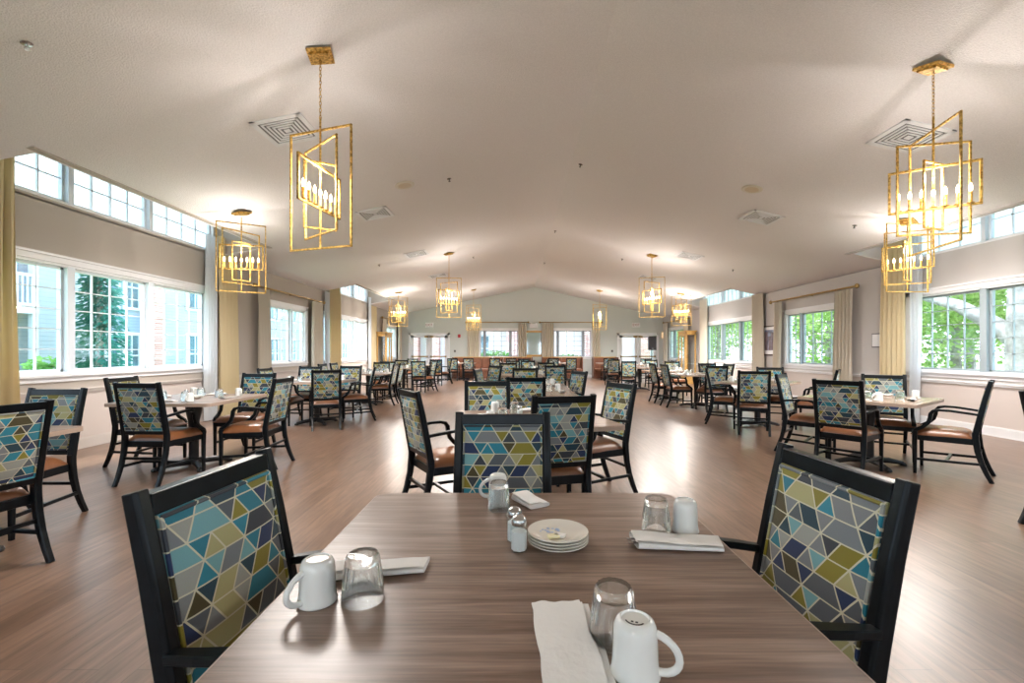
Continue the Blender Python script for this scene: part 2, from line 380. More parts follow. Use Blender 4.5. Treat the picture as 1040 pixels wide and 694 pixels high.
# ------------------------------------------------------------------ room
XL, XR, YB, YF = -5.64, 7.1, -6.0, 22.0
T = .15
def struct(o): o['kind'] = 'structure'; return o
struct(MB().bb(XL-T, XR+T, YB-T, YF+T, -.1, 0).build('floor', FLOORM))
DORM = [(-4.55,-.5),(4.5,8.6),(13.45,17.4)]  # first pair lies unseen behind the camera, added for daylight
XDL, XDR = -4.76, 6.38
cb = MB()
def slab(x0,x1,y0,y1):
    z0,z1 = zc(x0),zc(x1)
    cb.hexa([(x0,y0,z0),(x1,y0,z1),(x1,y1,z1),(x0,y1,z0),(x0,y0,z0+.12),(x1,y0,z1+.12),(x1,y1,z1+.12),(x0,y1,z0+.12)])
slab(XDL,.9,YB,YF); slab(.9,XDR,YB,YF)
ys = [YB]+[q for d in DORM for q in d]+[YF]
for k in range(0,len(ys),2):
    slab(XL-T,XDL,ys[k],ys[k+1]); slab(XDR,XR+T,ys[k],ys[k+1])
struct(cb.build('ceiling', CEILM))

def holes_wall(mb, u0,u1,z0,z1, holes, put):
    us = sorted(set([u0,u1]+[h[0] for h in holes]+[h[1] for h in holes]))
    for a,b in zip(us[:-1],us[1:]):
        m = (a+b)/2; hs = sorted([(h[2],h[3]) for h in holes if h[0]<m<h[1]])
        z = z0
        for lo,hi in hs:
            if lo>z: put(mb,a,b,z,lo)
            z = hi
        if z<z1: put(mb,a,b,z,z1)

WZ = {'left':(.975,2.345),'right':(.92,2.24)}
BIGW = [(-4.55,-.75),(4.5,8.3),(13.3,17.1)]          # wide window runs
REGW = [(1.1,3.0),(10.2,12.2),(19.3,21.3)]             # single windows
CLZ = {'left':(3.10,4.28),'right':(2.90,4.15)}
def side_wall(side):
    X = XL if side=='left' else XR; s = -1 if side=='left' else 1
    off = 0 if side=='left' else -.12
    z0,z1 = WZ[side]
    H = [(a+off,b+off,z0,z1) for a,b in BIGW]+[(a+off*2,b+off*2,z0,z1) for a,b in REGW]
    ztop = CLZ[side][0]
    m = MB()
    holes_wall(m, YB, YF, .76, zc(X)+.02 if side=='left' else 2.90, H, lambda mb,a,b,c,d: mb.bb(X, X+s*T, a, b, c, d))
    lo = MB(); lo.bb(X, X+s*T, YB, YF, 0, .76)
    o = struct(m.build('wall_'+side, WALLM if side=='left' else WALLL))
    w = lo.build('lower_wall', WAINM, o)
    # chair rail and baseboard
    r = MB(); r.bb(X, X-s*.022, YB, YF, .735,.775); r.bb(X, X-s*.035, YB, YF, .765,.785)
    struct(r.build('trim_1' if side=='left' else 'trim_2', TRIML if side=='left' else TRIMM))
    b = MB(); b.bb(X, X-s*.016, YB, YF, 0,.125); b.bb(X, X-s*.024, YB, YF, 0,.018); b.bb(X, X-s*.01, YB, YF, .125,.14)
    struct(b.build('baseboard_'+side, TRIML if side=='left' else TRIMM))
    return H
HL = side_wall('left'); HR = side_wall('right')

win_no = [0]
def window(place, u0,u1,z0,z1, splits, cols, rows, casing=True, frost=False, bar=.05, sash=None, mullm=None, mun=.009):
    """place: function (u, z, w) -> xyz with w into the room"""
    win_no[0]+=1
    sash = sash or SASH
    def B(mb,a,b,c,d,w0,w1):
        p = [place(x,z,w) for w in (w0,w1) for x,z in ((a,c),(b,c),(b,d),(a,d))]
        mb.hexa(p)
    root = None
    f = MB()                                     # outer frame lining the opening
    for a,b,c,d in ((u0,u0+.03,z0,z1),(u1-.03,u1,z0,z1),(u0,u1,z0,z0+.03),(u0,u1,z1-.03,z1)): B(f,a,b,c,d,-.148,.0)
    fr = f.build('window_%d'%win_no[0], TRIMM); struct(fr)
    if casing:
        c_ = MB(); cw=.085
        for a,b,c,d in ((u0-cw,u0,z0-.03,z1+cw),(u1,u1+cw,z0-.03,z1+cw),(u0-cw,u1+cw,z1,z1+cw)): B(c_,a,b,c,d,0,.022)
        B(c_,u0-cw,u1+cw,z1+cw-.015,z1+cw+.015,0,.04)
        B(c_,u0-cw-.01,u1+cw+.01,z0-.03,z0,-.0,.045); B(c_,u0-cw,u1+cw,z0-.09,z0-.03,0,.018)
        c_.build('casing', TRIMM, fr)
    edges = [u0+.03]+list(splits)+[u1-.03]
    mu = MB()
    for s_ in splits: B(mu,s_-bar,s_+bar,z0+.02,z1-.02,-.13,.005)
    if splits: mu.build('mullion', mullm or sash, fr)
    for k,(a,b) in enumerate(zip(edges[:-1],edges[1:])):
        a += bar if k>0 else 0; b -= bar if k<len(edges)-2 else 0
        sb = MB(); q=.032
        for r_ in ((a,a+q,z0+.03,z1-.03),(b-q,b,z0+.03,z1-.03),(a,b,z0+.03,z0+.03+q),(a,b,z1-.03-q,z1-.03)): B(sb,*r_,-.10,-.05)
        A,Bb,C,D = a+q,b-q,z0+.03+q,z1-.03-q
        nc = cols[k] if isinstance(cols,(list,tuple)) else cols
        for i in range(1,nc):
            x = A+(Bb-A)*i/nc; B(sb,x-mun,x+mun,C,D,-.088,-.062)
        for j in range(1,rows):
            z = C+(D-C)*j/rows; B(sb,A,Bb,z-mun,z+mun,-.088,-.062)
        so = sb.build('sash', sash, fr)
        gm = MB(); B(gm,A,Bb,C,D,-.077,-.073); gm.build('pane', GLASSP, so)
        if frost:
            g2 = MB(); B(g2,A-.01,Bb+.01,C,D,-.118,-.115); g2.build('shade_cloth', FROST, so)
    return fr
def splitN(a,b,n): return [a+(b-a)*k/n for k in range(1,n)]
PL = lambda u,z,w: (XL+w,u,z)
PR = lambda u,z,w: (XR-w,u,z)
PFAR = lambda u,z,w: (u,YF-w,z)
for side,P,H in (('left',PL,HL),('right',PR,HR)):
    for k,(a,b,c,d) in enumerate(H):
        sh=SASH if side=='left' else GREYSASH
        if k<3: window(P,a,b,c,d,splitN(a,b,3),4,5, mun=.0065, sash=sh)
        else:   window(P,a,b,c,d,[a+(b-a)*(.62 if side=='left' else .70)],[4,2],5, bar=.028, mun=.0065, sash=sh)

# dormer wells above the wide windows
def dormer(side, y0, y1, off):
    s = -1 if side=='left' else 1
    X = XL if side=='left' else XR; XI = XDL if side=='left' else XDR
    y0 += 0; TOP = CLZ[side][1]+.1; z0,z1 = CLZ[side]
    m = MB()
    for ya,yb in ((y0-.1,y0+.004),(y1-.004,y1+.1)):
        zi, zo = zc(XI), zc(X)
        a,b = (X+s*T,XI)
        m.hexa([(a,ya,zo),(b,ya,zi),(b,yb,zi),(a,yb,zo),(a,ya,TOP),(b,ya,TOP),(b,yb,TOP),(a,yb,TOP)])
    m.bb(XI+s*.004, XI-s*.1, y0-.1, y1+.1, zc(XI)+.004, TOP)
    m.bb(XI-s*.1, X+s*T, y0-.1, y1+.1, TOP, TOP+.1)
    holes_wall(m, y0, y1, z0-.05 if side=='left' else 2.90, TOP, [(y0+.05,y1-.1,z0,z1)], lambda mb,a,b,c,d: mb.bb(X, X+s*T, a, b, c, d))
    return struct(m.build('trim_%d'%(win_no[0]+20), WALLM if side=='left' else WALLL))
for side,P,H in (('left',PL,HL),('right',PR,HR)):
    for k,(y0,y1) in enumerate(DORM):
        z0,z1 = CLZ[side]
        dormer(side,y0,y1,0)
        a,b = H[k][0],H[k][1]
        window(P,y0+.05,y1-.1,z0,z1,[q for q in splitN(a,b,3)],4,4,casing=False,frost=True,bar=.035,mun=.009)

# far wall with gable
FW = [(-1.75,.12,.98,2.28),(1.80,3.66,.98,2.28)]
FD = [(-5.1,-3.3,0,2.05),(5.0,6.8,0,2.05)]
m = MB(); holes_wall(m, XL-T, XR+T, 0, 2.88, FW+FD, lambda mb,a,b,c,d: mb.bb(a,b,YF,YF+T,c,d))
g = [(XL-T,2.88),(XR+T,2.88),(XR+T,zc(XR)+.05),(.9,4.40),(XL-T,zc(XL)+.05)]
n=len(g); m.add([(x,YF,z) for x,z in g]+[(x,YF+T,z) for x,z in g],[tuple(range(n)),tuple(range(2*n-1,n-1,-1))]+[(i,(i+1)%n,n+(i+1)%n,n+i) for i in range(n)])
struct(m.build('wall_far', FARM))
m = MB()
for a,b in ((XL,-5.2),(-3.2,4.9),(6.9,XR)):
    m.bb(a,b,YF-.02,YF,0,.14)
struct(m.build('baseboard_far', TRIMM))
window(PFAR,*FW[0],[-1.52,-.27],[1,3,2],5,bar=.035,mullm=DARKSASH,sash=DARKSASH,mun=.010)
window(PFAR,*FW[1],[2.03,3.25],[1,3,2],5,bar=.035,mullm=DARKSASH,sash=DARKSASH,mun=.010)
# unseen rear wall behind the camera, with windows added for daylight
RW = [(-4.6,-2.6,.95,2.3),(-1.3,1.2,.95,2.3),(2.6,4.6,.95,2.3)]
m = MB(); holes_wall(m, XL-T, XR+T, 0, 2.88, RW, lambda mb,a,b,c,d: mb.bb(a,b,YB-T,YB,c,d))
m.add([(x,YB-T,z) for x,z in g]+[(x,YB,z) for x,z in g],[tuple(range(n)),tuple(range(2*n-1,n-1,-1))]+[(i,(i+1)%n,n+(i+1)%n,n+i) for i in range(n)])
struct(m.build('wall_rear', FARM))
PREAR = lambda u,z,w: (u,YB+w,z)
for r in RW: window(PREAR,*r,[(r[0]+r[1])/2],3,5)

# far double doors
def double_door(no, x0, x1, brickside):
    y = YF
    root = struct(empty('door_%d'%no,((x0+x1)/2,y,0)))
    def put(name, mb, mat, par=root, **k):
        mb.v = [(p[0]-(x0+x1)/2,p[1]-y,p[2]) for p in mb.v]
        return mb.build(name, mat, par, **k)
    c = MB()
    for a,b,d,e in ((x0-.1,x0,0,2.15),(x1,x1+.1,0,2.15),(x0-.1,x1+.1,2.05,2.15)): c.bb(a,b,y-.03,y,d,e)
    put('door_casing', c, TRIMM)
    xm = (x0+x1)/2
    for a,b,hs in ((x0+.01,xm-.005,1),(xm+.005,x1-.01,-1)):
        f = MB()
        for r in ((a,a+.14,0.01,2.04),(b-.14,b,.01,2.04),(a,b,1.92,2.04),(a,b,.01,.28)): f.bb(r[0],r[1],y+.02,y+.06,r[2],r[3])
        lf = put('door_leaf', f, TRIMM)
        gl = MB(); gl.bb(a+.14,b-.14,y+.035,y+.042,.28,1.92); put('door_pane', gl, GLASSP, lf)
        bar = MB(); bar.bb(a+.05,b-.05,y-.05,y-.02,.98,1.04); bar.bb(a+.05,a+.09,y-.05,y+.02,.97,1.05); bar.bb(b-.09,b-.05,y-.05,y+.02,.97,1.05)
        put('panic_bar', bar, BRASS, lf)
        cl = MB(); q = b-.12 if hs==1 else a+.12
        cl.bb(q-.09,q+.09,y-.05,y+.02,1.93,2.0); put('door_closer', cl, BRASS, lf)
double_door(1,-5.1,-3.3,True); double_door(2,5.0,6.8,True)

# ------------------------------------------------------------------ text
def text_mesh(body, size, mat, parent, loc, rot, ext=.002, name='lettering'):
    cu = bpy.data.curves.new('t','FONT'); cu.body = body; cu.size = size; cu.extrude = ext; cu.align_x='CENTER'; cu.align_y='CENTER'
    to = bpy.data.objects.new('t', cu); COL.objects.link(to)
    dg = bpy.context.evaluated_depsgraph_get()
    me = bpy.data.meshes.new_from_object(to.evaluated_get(dg)); bpy.data.objects.remove(to)
    me.materials.clear(); me.materials.append(mat)
    o = bpy.data.objects.new(name, me); COL.objects.link(o); o.parent = parent; o.location = loc; o.rotation_euler = rot
    return o

def exit_sign(x, z, label):
    r = empty('exit_sign',(x,YF,z))
    MB().bb(-.19,.19,-.06,0,-.11,.11).build('sign_box', TRIMM, r, bevel=.008)
    text_mesh('EXIT', .17, plain('exit_lettering',(.30,.05,.04),.5), r, (0,-.063,0), (pi/2,0,0))
    tag(r,label,'exit sign')
exit_sign(-4.18, 2.53, 'white lit EXIT sign box above the left pair of doors on the end wall')
exit_sign(5.80, 2.53, 'white lit EXIT sign box above the right pair of doors on the end wall')
r = MB(); r.bb(-.06,.06,-.05,0,-.08,.08); o=r.build('fire_alarm', RED, loc=(-2.74,YF,2.0), bevel=.01); tag(o,'small red fire alarm box on the end wall right of the left doors','fire alarm')
MB().lathe([(.025,0),(.03,.01),(.02,.025)],12).build('strobe_lens', CHINA, o, loc=None)
for x,l in ((-2.95,'left'),(4.65,'right')):
    o = MB().bb(-.05,.05,-.025,0,-.06,.06).build('thermostat', plain('thermostat_grey',(.25,.24,.22),.5), loc=(x,YF,1.27), bevel=.006)
    tag(o,'small dark wall thermostat on the end wall beside the %s double doors'%l,'thermostat')
    MB().bb(-.03,.03,-.03,-.025,-.02,.035).build('dial_cover', BLACK, o)
r = empty('emergency_light',(.85,YF,2.50)); MB().bb(-.2,.2,-.07,0,-.11,.08).build('housing', TRIMM, r, bevel=.01)
for s_ in (-1,1): MB().lathe([(.03,0),(.045,.04),(.045,.06)],14).build('lamp_head', TRIMM, r, True).location=(s_*.12,-.035,.08)
tag(r,'white twin-head emergency light box above the wall mirror','emergency light')
r = empty('wall_mirror',(.85,YF,1.63)); MB().bb(-.35,.35,-.02,0,-.56,.56).build('mirror_pane', plain('mirror_silver',(.75,.82,.82),.05,metal=1), r)
for z in (.58,-.58): MB().bb(-.40,.40,-.06,0,z-.045,z+.045).build('mirror_rail', OAK, r, bevel=.006)
tag(r,'tall mirror with wooden top and bottom rails between the end-wall curtains','mirror')

# ------------------------------------------------------------------ curtains
def curtain(P, u0,u1,z0,z1, mat, label, w=.13, waves=None, sheer=None, name='curtain'):
    """wavy drape with thickness; P maps (u,z,w) to xyz; local origin at its foot"""
    n = waves or max(3,int((u1-u0)/.095)); mb = MB(); NU = n*8; NV = 10
    ph = random.random()*6
    def f(off):
        def g_(u,v):
            z = z0+(z1-z0)*v
            amp = .052*(1-.30*v) ; a = u*n*2*pi
            uu = u0+(u1-u0)*u + .012*sin(a*1.0+ph+v*2)*1 + .02*sin(v*2.2+ph)*(1-v)
            return P(uu, z, w+amp*sin(a+.5*sin(v*3+ph))+off)
        return g_
    mb.grid(f(0),NU,NV); k=len(mb.v); mb.grid(f(.006),NU,NV)
    c = P((u0+u1)/2,z0,w); mb.v=[(p[0]-c[0],p[1]-c[1],p[2]-c[2]) for p in mb.v]
    # close rim
    row = NU+1
    for j in range(NV):
        mb.f += [(j*row,(j+1)*row,k+(j+1)*row,k+j*row),(j*row+NU,(j+1)*row+NU,k+(j+1)*row+NU,k+j*row+NU)]
    for i in range(NU): mb.f += [(i,i+1,k+i+1,k+i),(NV*row+i,NV*row+i+1,k+NV*row+i+1,k+NV*row+i)]
    o = mb.build(name, mat, smooth=True, loc=c); tag(o,label,'curtain'); return o
def rod(P, u0,u1,z,label,w=.13, rings=()):
    c = P((u0+u1)/2,z,w); r = empty('curtain_rod', c)
    def rel(p): return (p[0]-c[0],p[1]-c[1],p[2]-c[2])
    MB().tube([rel(P(u0,z,w)),rel(P(u1,z,w))],.021,10).build('pole', BRASS, r, True)
    for u,s_ in ((u0,-1),(u1,1)):
        q = rel(P(u,z,w)); t = MB().lathe([(.001,-.055),(.036,-.035),(.046,0),(.036,.035),(.001,.055)],12)
        t.build('finial', BRASS, r, True).location = q
    for u in (u0+.12,(u0+u1)/2,u1-.12):
        MB().tube([rel(P(u,z,0)),rel(P(u,z,w))],.012,8).build('bracket', BRASS, r)
    tag(r,label,'curtain rod')
# left wall
curtain(PL,4.40,5.02,.02,3.45,CURG,'gold curtain at the left edge, near side of the big left window')
curtain(PL,8.42,8.98,.02,3.40,CURG,'gold curtain at the far side of the big left window', waves=5)
curtain(PL,8.12,8.42,.02,3.36,SHEER,'white sheer panel beside the gold curtain at the big left window', w=.10, waves=4, name='sheer_curtain')
curtain(PL,9.72,10.18,.02,2.62,CURB,'beige curtain on the near side of the second left window')
curtain(PL,12.32,12.95,.02,2.62,CURB,'beige curtain on the far side of the second left window')
rod(PL,9.6,13.05,2.66,'brass curtain rod over the second left window')
curtain(PL,13.22,13.48,.02,3.0,SHEER,'white sheer sliver left of the gold curtain under the left far skylight',w=.10,waves=3,name='sheer_curtain')
curtain(PL,13.50,14.35,.02,3.35,CURG,'tall gold curtain on the near side of the left window under the far skylight', w=.10)
curtain(PL,17.15,17.35,.02,3.3,SHEER,'white sheer panel at the far side of the left window under the far skylight', w=.10, waves=3, name='sheer_curtain')
curtain(PL,17.36,18.05,.02,3.02,CURG,'gold curtain in front of the left china cabinet', w=.10)
curtain(PL,18.9,19.3,.02,2.62,CURB,'beige curtain beside the left china cabinet at the last left window')
curtain(PL,21.35,21.85,.02,2.62,CURB,'beige curtain in the far left corner of the room')
rod(PL,18.8,21.9,2.66,'brass curtain rod over the last left window in the far corner')
# right wall
curtain(PR,8.12,8.66,.02,3.35,CURG,'gold curtain at the far side of the big right window')
curtain(PR,7.88,8.10,.02,3.3,SHEER,'white sheer edge beside the gold curtain at the big right window', w=.09, waves=3, name='sheer_curtain')
curtain(PR,4.2,4.45,.02,3.3,CURG,'gold curtain on the near side of the big right window')
curtain(PR,9.42,9.95,.02,2.56,CURB,'beige curtain on the near side of the second right window')
curtain(PR,11.95,12.30,.02,2.56,CURB,'beige curtain on the far side of the second right window by the framed print')
rod(PR,9.3,12.45,2.60,'brass curtain rod over the second right window')
curtain(PR,12.9,13.5,.02,2.92,CURB,'tall beige curtain on the near side of the right window under the far skylight', w=.09)
curtain(PR,16.65,17.30,.02,3.2,CURB,'tall beige curtain beside the right china cabinet', w=.09)
curtain(PR,18.45,18.85,.02,2.56,CURB,'beige curtain near side of the last right window')
curtain(PR,20.95,21.45,.02,2.56,CURB,'beige curtain in the far right corner next to the wall lantern')
rod(PR,18.4,21.5,2.60,'brass curtain rod over the last right window in the far corner')
# far wall
for a,b,l in ((-2.35,-1.80,'far left of the left end-wall window'),(.10,.50,'between the left end-wall window and the mirror'),
              (1.25,1.80,'between the mirror and the right end-wall window'),(3.68,4.05,'right of the right end-wall window')):
    curtain(PFAR,a,b,.02,2.62,CURB,'pleated beige curtain '+l, w=.10)
rod(PFAR,-2.4,.6,2.66,'thin brass rod over the left end-wall window',w=.10)
rod(PFAR,1.15,4.15,2.66,'thin brass rod over the right end-wall window',w=.10)

# ------------------------------------------------------------------ chair
def make_chair():
    r = empty('dining_chair')
    yb = lambda z: -.205-.19*max(0,(z-.46))-.0     # back line
    fy = .235
    for sx in (-1,1):
        x = sx*.205
        # rear leg, sabre curve
        MB().sweep([(x,-.318,0),(x,-.282,.08),(x,-.246,.18),(x,-.220,.29),(x,-.207,.40),(x,-.205,.47)],[.032,.034,.036,.038,.04,.04],[.034,.038,.042,.046,.05,.05]).build('leg', WOODD, r)
        xf = sx*.235
        MB().sweep([(xf,fy,0),(xf,fy,.30),(xf,fy,.44)],[.028,.036,.04],[.028,.036,.04]).build('leg', WOODD, r)
        # arm with swept front support
        xa = sx*.232
        MB().sweep([(sx*.215,-.225,.645),(sx*.225,-.15,.655),(xa,-.03,.668),(xa,.05,.668),(xa,.095,.655),(xa,.115,.625),(xa,.120,.58),(xa,.135,.53),(xa,.175,.485),(xa,.235,.445),(xa,.25,.41)],
                   [.03,.036,.042,.042,.04,.036,.034,.034,.036,.038,.038],[.022,.022,.022,.024,.03,.034,.034,.034,.034,.034,.03]).build('arm', WOODD, r)
        # side stretcher
        MB().sweep([(sx*.215,-.248,.17),(sx*.232,fy,.15)],.018,.026).build('stretcher', WOODD, r)
    MB().bb(-.222,.222,-.012,.012,.150,.172).build('stretcher', WOODD, r)
    MB().bb(-.19,.19,-.236,-.218,.235,.258).build('stretcher', WOODD, r)
    # seat rails
    f = MB(); f.hexa([(-.205,-.20,.345),(.205,-.20,.345),(.235,.25,.345),(-.235,.25,.345),(-.205,-.20,.405),(.205,-.20,.405),(.235,.25,.405),(-.235,.25,.405)])
    f.build('seat_frame', WOODD, r, bevel=.006)
    # cushion
    c = MB()
    def cs(u,v):
        y = -.185+.455*v; hw = .198+.045*v; x = (u*2-1)
        ex = 1-abs(x)**5; ey = 1-abs(v*2-1)**6
        return (x*hw, y, .408+.058*max(0,ex)**.45*max(0,ey)**.45+.012*ex*ey)
    c.grid(cs,14,14); k=len(c.v)
    rim = [i for i in range(15)]+[15*j+14 for j in range(1,15)]+[14*15+i for i in range(13,-1,-1)]+[15*j for j in range(13,0,-1)]
    base = [(c.v[i][0],c.v[i][1],.398) for i in rim]
    c.v += base; nb=len(rim)
    for q in range(nb): c.f.append((rim[q],rim[(q+1)%nb],k+(q+1)%nb,k+q))
    c.f.append(tuple(k+q for q in range(nb)))
    c.build('seat', LEATH, r, smooth=True)
    # back frame
    b = MB()
    for sx in (-1,1):
        x = sx*.205
        b.sweep([(x,-.205,.45),(x,yb(.6),.6),(x,yb(.8),.8),(x,yb(.972)-.006,.972)],[.042,.040,.038,.038],[.05,.046,.042,.036])
    for z,h in ((.940,.046),(.488,.034)):
        y = yb(z); b.hexa([(-.19,y-.016,z-h/2),(.19,y-.016,z-h/2),(.19,y+.016,z-h/2),(-.19,y+.016,z-h/2),(-.19,y-.022,z+h/2),(.19,y-.022,z+h/2),(.19,y+.010,z+h/2),(-.19,y+.010,z+h/2)])
    bf = b.build('back_frame', WOODD, r, bevel=.003)
    # upholstered panel (both faces)
    p = MB(); nx,nz = 10,12
    for s_ in (1,-1):
        def pf(u,v,s_=s_):
            x=(u*2-1)*.184; z=.505+(.917-.505)*v
            d=.014+.014*(1-abs(u*2-1)**4)*(1-abs(v*2-1)**4)
            return (x, yb(z)+s_*d, z)
        p.grid(pf,nx,nz)
    k=(nx+1)*(nz+1)
    rim=[i for i in range(nx+1)]+[(nx+1)*j+nx for j in range(1,nz+1)]+[nz*(nx+1)+i for i in range(nx-1,-1,-1)]+[(nx+1)*j for j in range(nz-1,0,-1)]
    for q in range(len(rim)): a_,b_=rim[q],rim[(q+1)%len(rim)]; p.f.append((a_,b_,k+b_,k+a_))
    bk = p.build('backrest', FAB, r, smooth=True)
    e = MB()
    for s_ in (1,-1):
        pts=[(sx*.179,yb(z)+s_*.0165,z) for sx,z in ((-1,.511),(1,.511),(1,.911),(-1,.911))]
        for q in range(4): e.tube([pts[q],pts[(q+1)%4]],.005,6)
    e.build('piping', FAB, bk)
    return r
CH = make_chair(); CH_used = [False]
def chair(x, y, h, note, back=True, group=None):
    """x, y: where the top of the backrest stands; h: heading in degrees, 0 = facing away from the camera, 90 = facing right"""
    a = radians(h); fx, fy = sin(a), cos(a)
    o = CH if not CH_used[0] else copy_tree(CH); CH_used[0]=True
    o.location = (x+.29*fx, y+.29*fy, 0); o.rotation_euler = (0,0,-a)
    lb=('dark patterned armchair, ' if len(note.split())<=12 else 'armchair, ')+note
    tag(o, lb, 'chair', group or 'patterned dining armchairs')
    return o

# ------------------------------------------------------------------ table
def rounded_sq(a, r=.05, n=5):
    P=[]
    for cx,cy,t0 in ((a-r,a-r,0),(-a+r,a-r,90),(-a+r,-a+r,180),(a-r,-a+r,270)):
        for k in range(n+1):
            t=radians(t0+90*k/n); P.append((cx+r*cos(t),cy+r*sin(t)))
    return P
def make_table(top, a=.53, thick=.032, light=False):
    r = empty('dining_table')
    t = MB(); t.prism(rounded_sq(a-.002,.045),.745-thick+.002,.745); tt=t.build('tabletop', top, r, bevel=.002)
    e = MB(); n0=rounded_sq(a+.001,.048); n1=rounded_sq(a-.012,.04); k=len(n0)
    e.add([(x,y,.745-thick) for x,y in n0]+[(x,y,.7435) for x,y in n0]+[(x,y,.7435) for x,y in n1]+[(x,y,.745-thick) for x,y in n1],
          [(j*k+i,j*k+(i+1)%k,((j+1)%4)*k+(i+1)%k,((j+1)%4)*k+i) for j in range(4) for i in range(k)])
    e.build('edge_band', TOPE, tt)
    MB().lathe([(.10,.700),(.10,.712)],24).build('mounting_plate', BLACK, r, True)
    MB().lathe([(.048,.045),(.048,.42),(.055,.50),(.075,.60),(.08,.701)],20).build('column', BLACK, r, True)
    for q in range(4):
        an = pi/4+q*pi/2; b=MB()
        pts=[(.03*cos(an),.03*sin(an),.055),(.2*cos(an),.2*sin(an),.05),(.34*cos(an),.34*sin(an),.024)]
        b.tube(pts,[.036,.03,.022],8); b.lathe([(.03,0),(.034,.012),(.026,.03)],12,(.34*cos(an),.34*sin(an),0))
        b.build('foot', BLACK, r, True)
    return r
TB = {'n': make_table(TOPN), 'l': make_table(TOPL)}; TB_used = set()
def table(x,y,rot,kind,label):
    o = TB[kind] if kind not in TB_used else copy_tree(TB[kind]); TB_used.add(kind)
    o.location=(x,y,0); o.rotation_euler=(0,0,radians(rot)); tag(o,label,'table','square dining tables'); return o

# ------------------------------------------------------------------ tableware
ZT = .745
def make_mug():
    r = empty('coffee_mug')
    # upside down: rim on the table, foot on top
    prof=[(.036,0),(.0385,.002),(.0395,.006),(.037,.012),(.0355,.03),(.0345,.065),(.033,.078),(.029,.087),(.0245,.090),(.0225,.0905),(.021,.0875),(.0,.0872)]
    MB().lathe(prof,36,cap=False).build('mug_body', CHINA, r, True, weld=True)
    pts=[]
    for k in range(13):
        t=radians(-88+176*k/12); pts.append((.031+.036*cos(t)*(1.0), 0, .043-.029*sin(t)-.006*cos(t)))
    h = MB()
    n=len(pts); h.tube(pts,[.0062]*n,10)
    h.build('handle', CHINA, r, True)
    return r
def make_glass():
    m=MB(); m.lathe([(.0,.074),(.029,.074),(.032,.068),(.0355,.036),(.0392,.030),(.0418,.003),(.0428,0),(.0438,.003)],32,cap=False)
    k=len(m.v); m.lathe([(.0438,.003),(.0412,.034),(.0415,.036),(.0372,.070),(.0345,.088),(.031,.095),(.0,.0955)],32,cap=False,flute=.05)
    o=m.build('drinking_glass', GLASST, smooth=True, weld=True); return o
def make_shaker():
    r=empty('salt_shaker')
    g=MB(); g.lathe([(.0,.003),(.0172,.003),(.0172,.062),(.0165,.066),(.0182,.066),(.0195,.060),(.0195,.003),(.017,0),(.0,0)],8,cap=False)
    g.build('glass_jar', GLASSP, r, weld=True)
    MB().prism([(.0165*cos(radians(a)),.0165*sin(radians(a))) for a in (0,45,90,135,180,225,270,315)],.0045,.050).build('salt_fill', SALTM, r)
    MB().lathe([(.0155,.0655),(.0165,.069),(.0165,.076),(.015,.081),(.011,.087),(.004,.090),(.0,.0903)],20,cap=False).build('cap', STEEL, r, True)
    return r
def make_plate():
    return MB().lathe([(.0,.002),(.045,.002),(.047,0),(.050,0),(.055,.004),(.078,.011),(.081,.0135),(.0805,.015),(.076,.0145),(.055,.0075),(.047,.0055),(.0,.0055)],44,cap=False).build('side_plate', CHINAC, smooth=True)
def make_napkin():
    r=empty('napkin_roll')
    m=MB(); NU,NV=14,16; L_,W_,H_=.21,.062,.022
    def f(u,v):
        t=2*pi*v; c,s_=cos(t),sin(t)
        y=W_/2*(abs(c)**.6)*(1 if c>0 else -1); z=H_/2+H_/2*(abs(s_)**.7)*(1 if s_>0 else -1)
        z*=(1.0-.35*(u))*(1+.03*sin(u*17+v*11)); y*=(1+.10*u)*(1+.015*sin(u*13))
        x=(u-.5)*L_ + .30*y*(u-.35)*1.2
        return (x,y,max(.0005,z))
    m.grid(f,NU,NV); m.f.append(tuple(NU+j*(NU+1) for j in range(NV)))
    m.build('folded_paper', PAPER, r, smooth=True, weld=True)
    m2=MB(); m2.grid(lambda u,v:((u-.5)*L_*.96-.005,(v-.5)*W_*.9-.006*u,H_*(1.04-.36*u)+.0012*sin(u*9)+.0022*(1-v)),8,3)
    k=len(m2.v); m2.grid(lambda u,v:((u-.5)*L_*.96-.005,(v-.5)*W_*.9-.006*u,H_*(1.04-.36*u)+.0012*sin(u*9)-.002),8,3)
    m2.build('paper_flap', PAPER, r, smooth=True)
    k=MB()
    for y in (-.010,.006): k.box((-L_*.40-.012,y,.010),(.05,.009,.002))
    k.build('cutlery', STEEL, r)
    return r
def make_flat_napkin():
    r=empty('flat_napkin')
    for q,(w_,l_,z_,sk) in enumerate(((.112,.30,.0,.004),(.100,.296,.0055,-.003),(.096,.290,.010,-.005))):
        m=MB()
        def f(u,v,top=1,w_=w_,l_=l_,z_=z_,sk=sk):
            return ((u-.5)*w_+sk+.0018*sin(v*14+q), (v-.5)*l_+.0022*sin(u*16+q*2), z_+(.0048 if top else .0002)+ (.0012*sin(u*9+v*7+q)*sin(v*5) if top else 0))
        m.grid(lambda u,v:f(u,v,1),14,14); a=len(m.v); m.grid(lambda u,v:f(u,v,0),14,14)
        rim=[i for i in range(15)]+[15*j+14 for j in range(1,15)]+[14*15+i for i in range(13,-1,-1)]+[15*j for j in range(13,0,-1)]
        for n_ in range(len(rim)): m.f.append((rim[n_],rim[(n_+1)%len(rim)],a+rim[(n_+1)%len(rim)],a+rim[n_]))
        m.build('paper_fold',PAPER,r,smooth=True)
    return r
PROTO = {'mug':make_mug(),'glass':make_glass(),'shaker':make_shaker(),'plate':make_plate(),'napkin':make_napkin()}
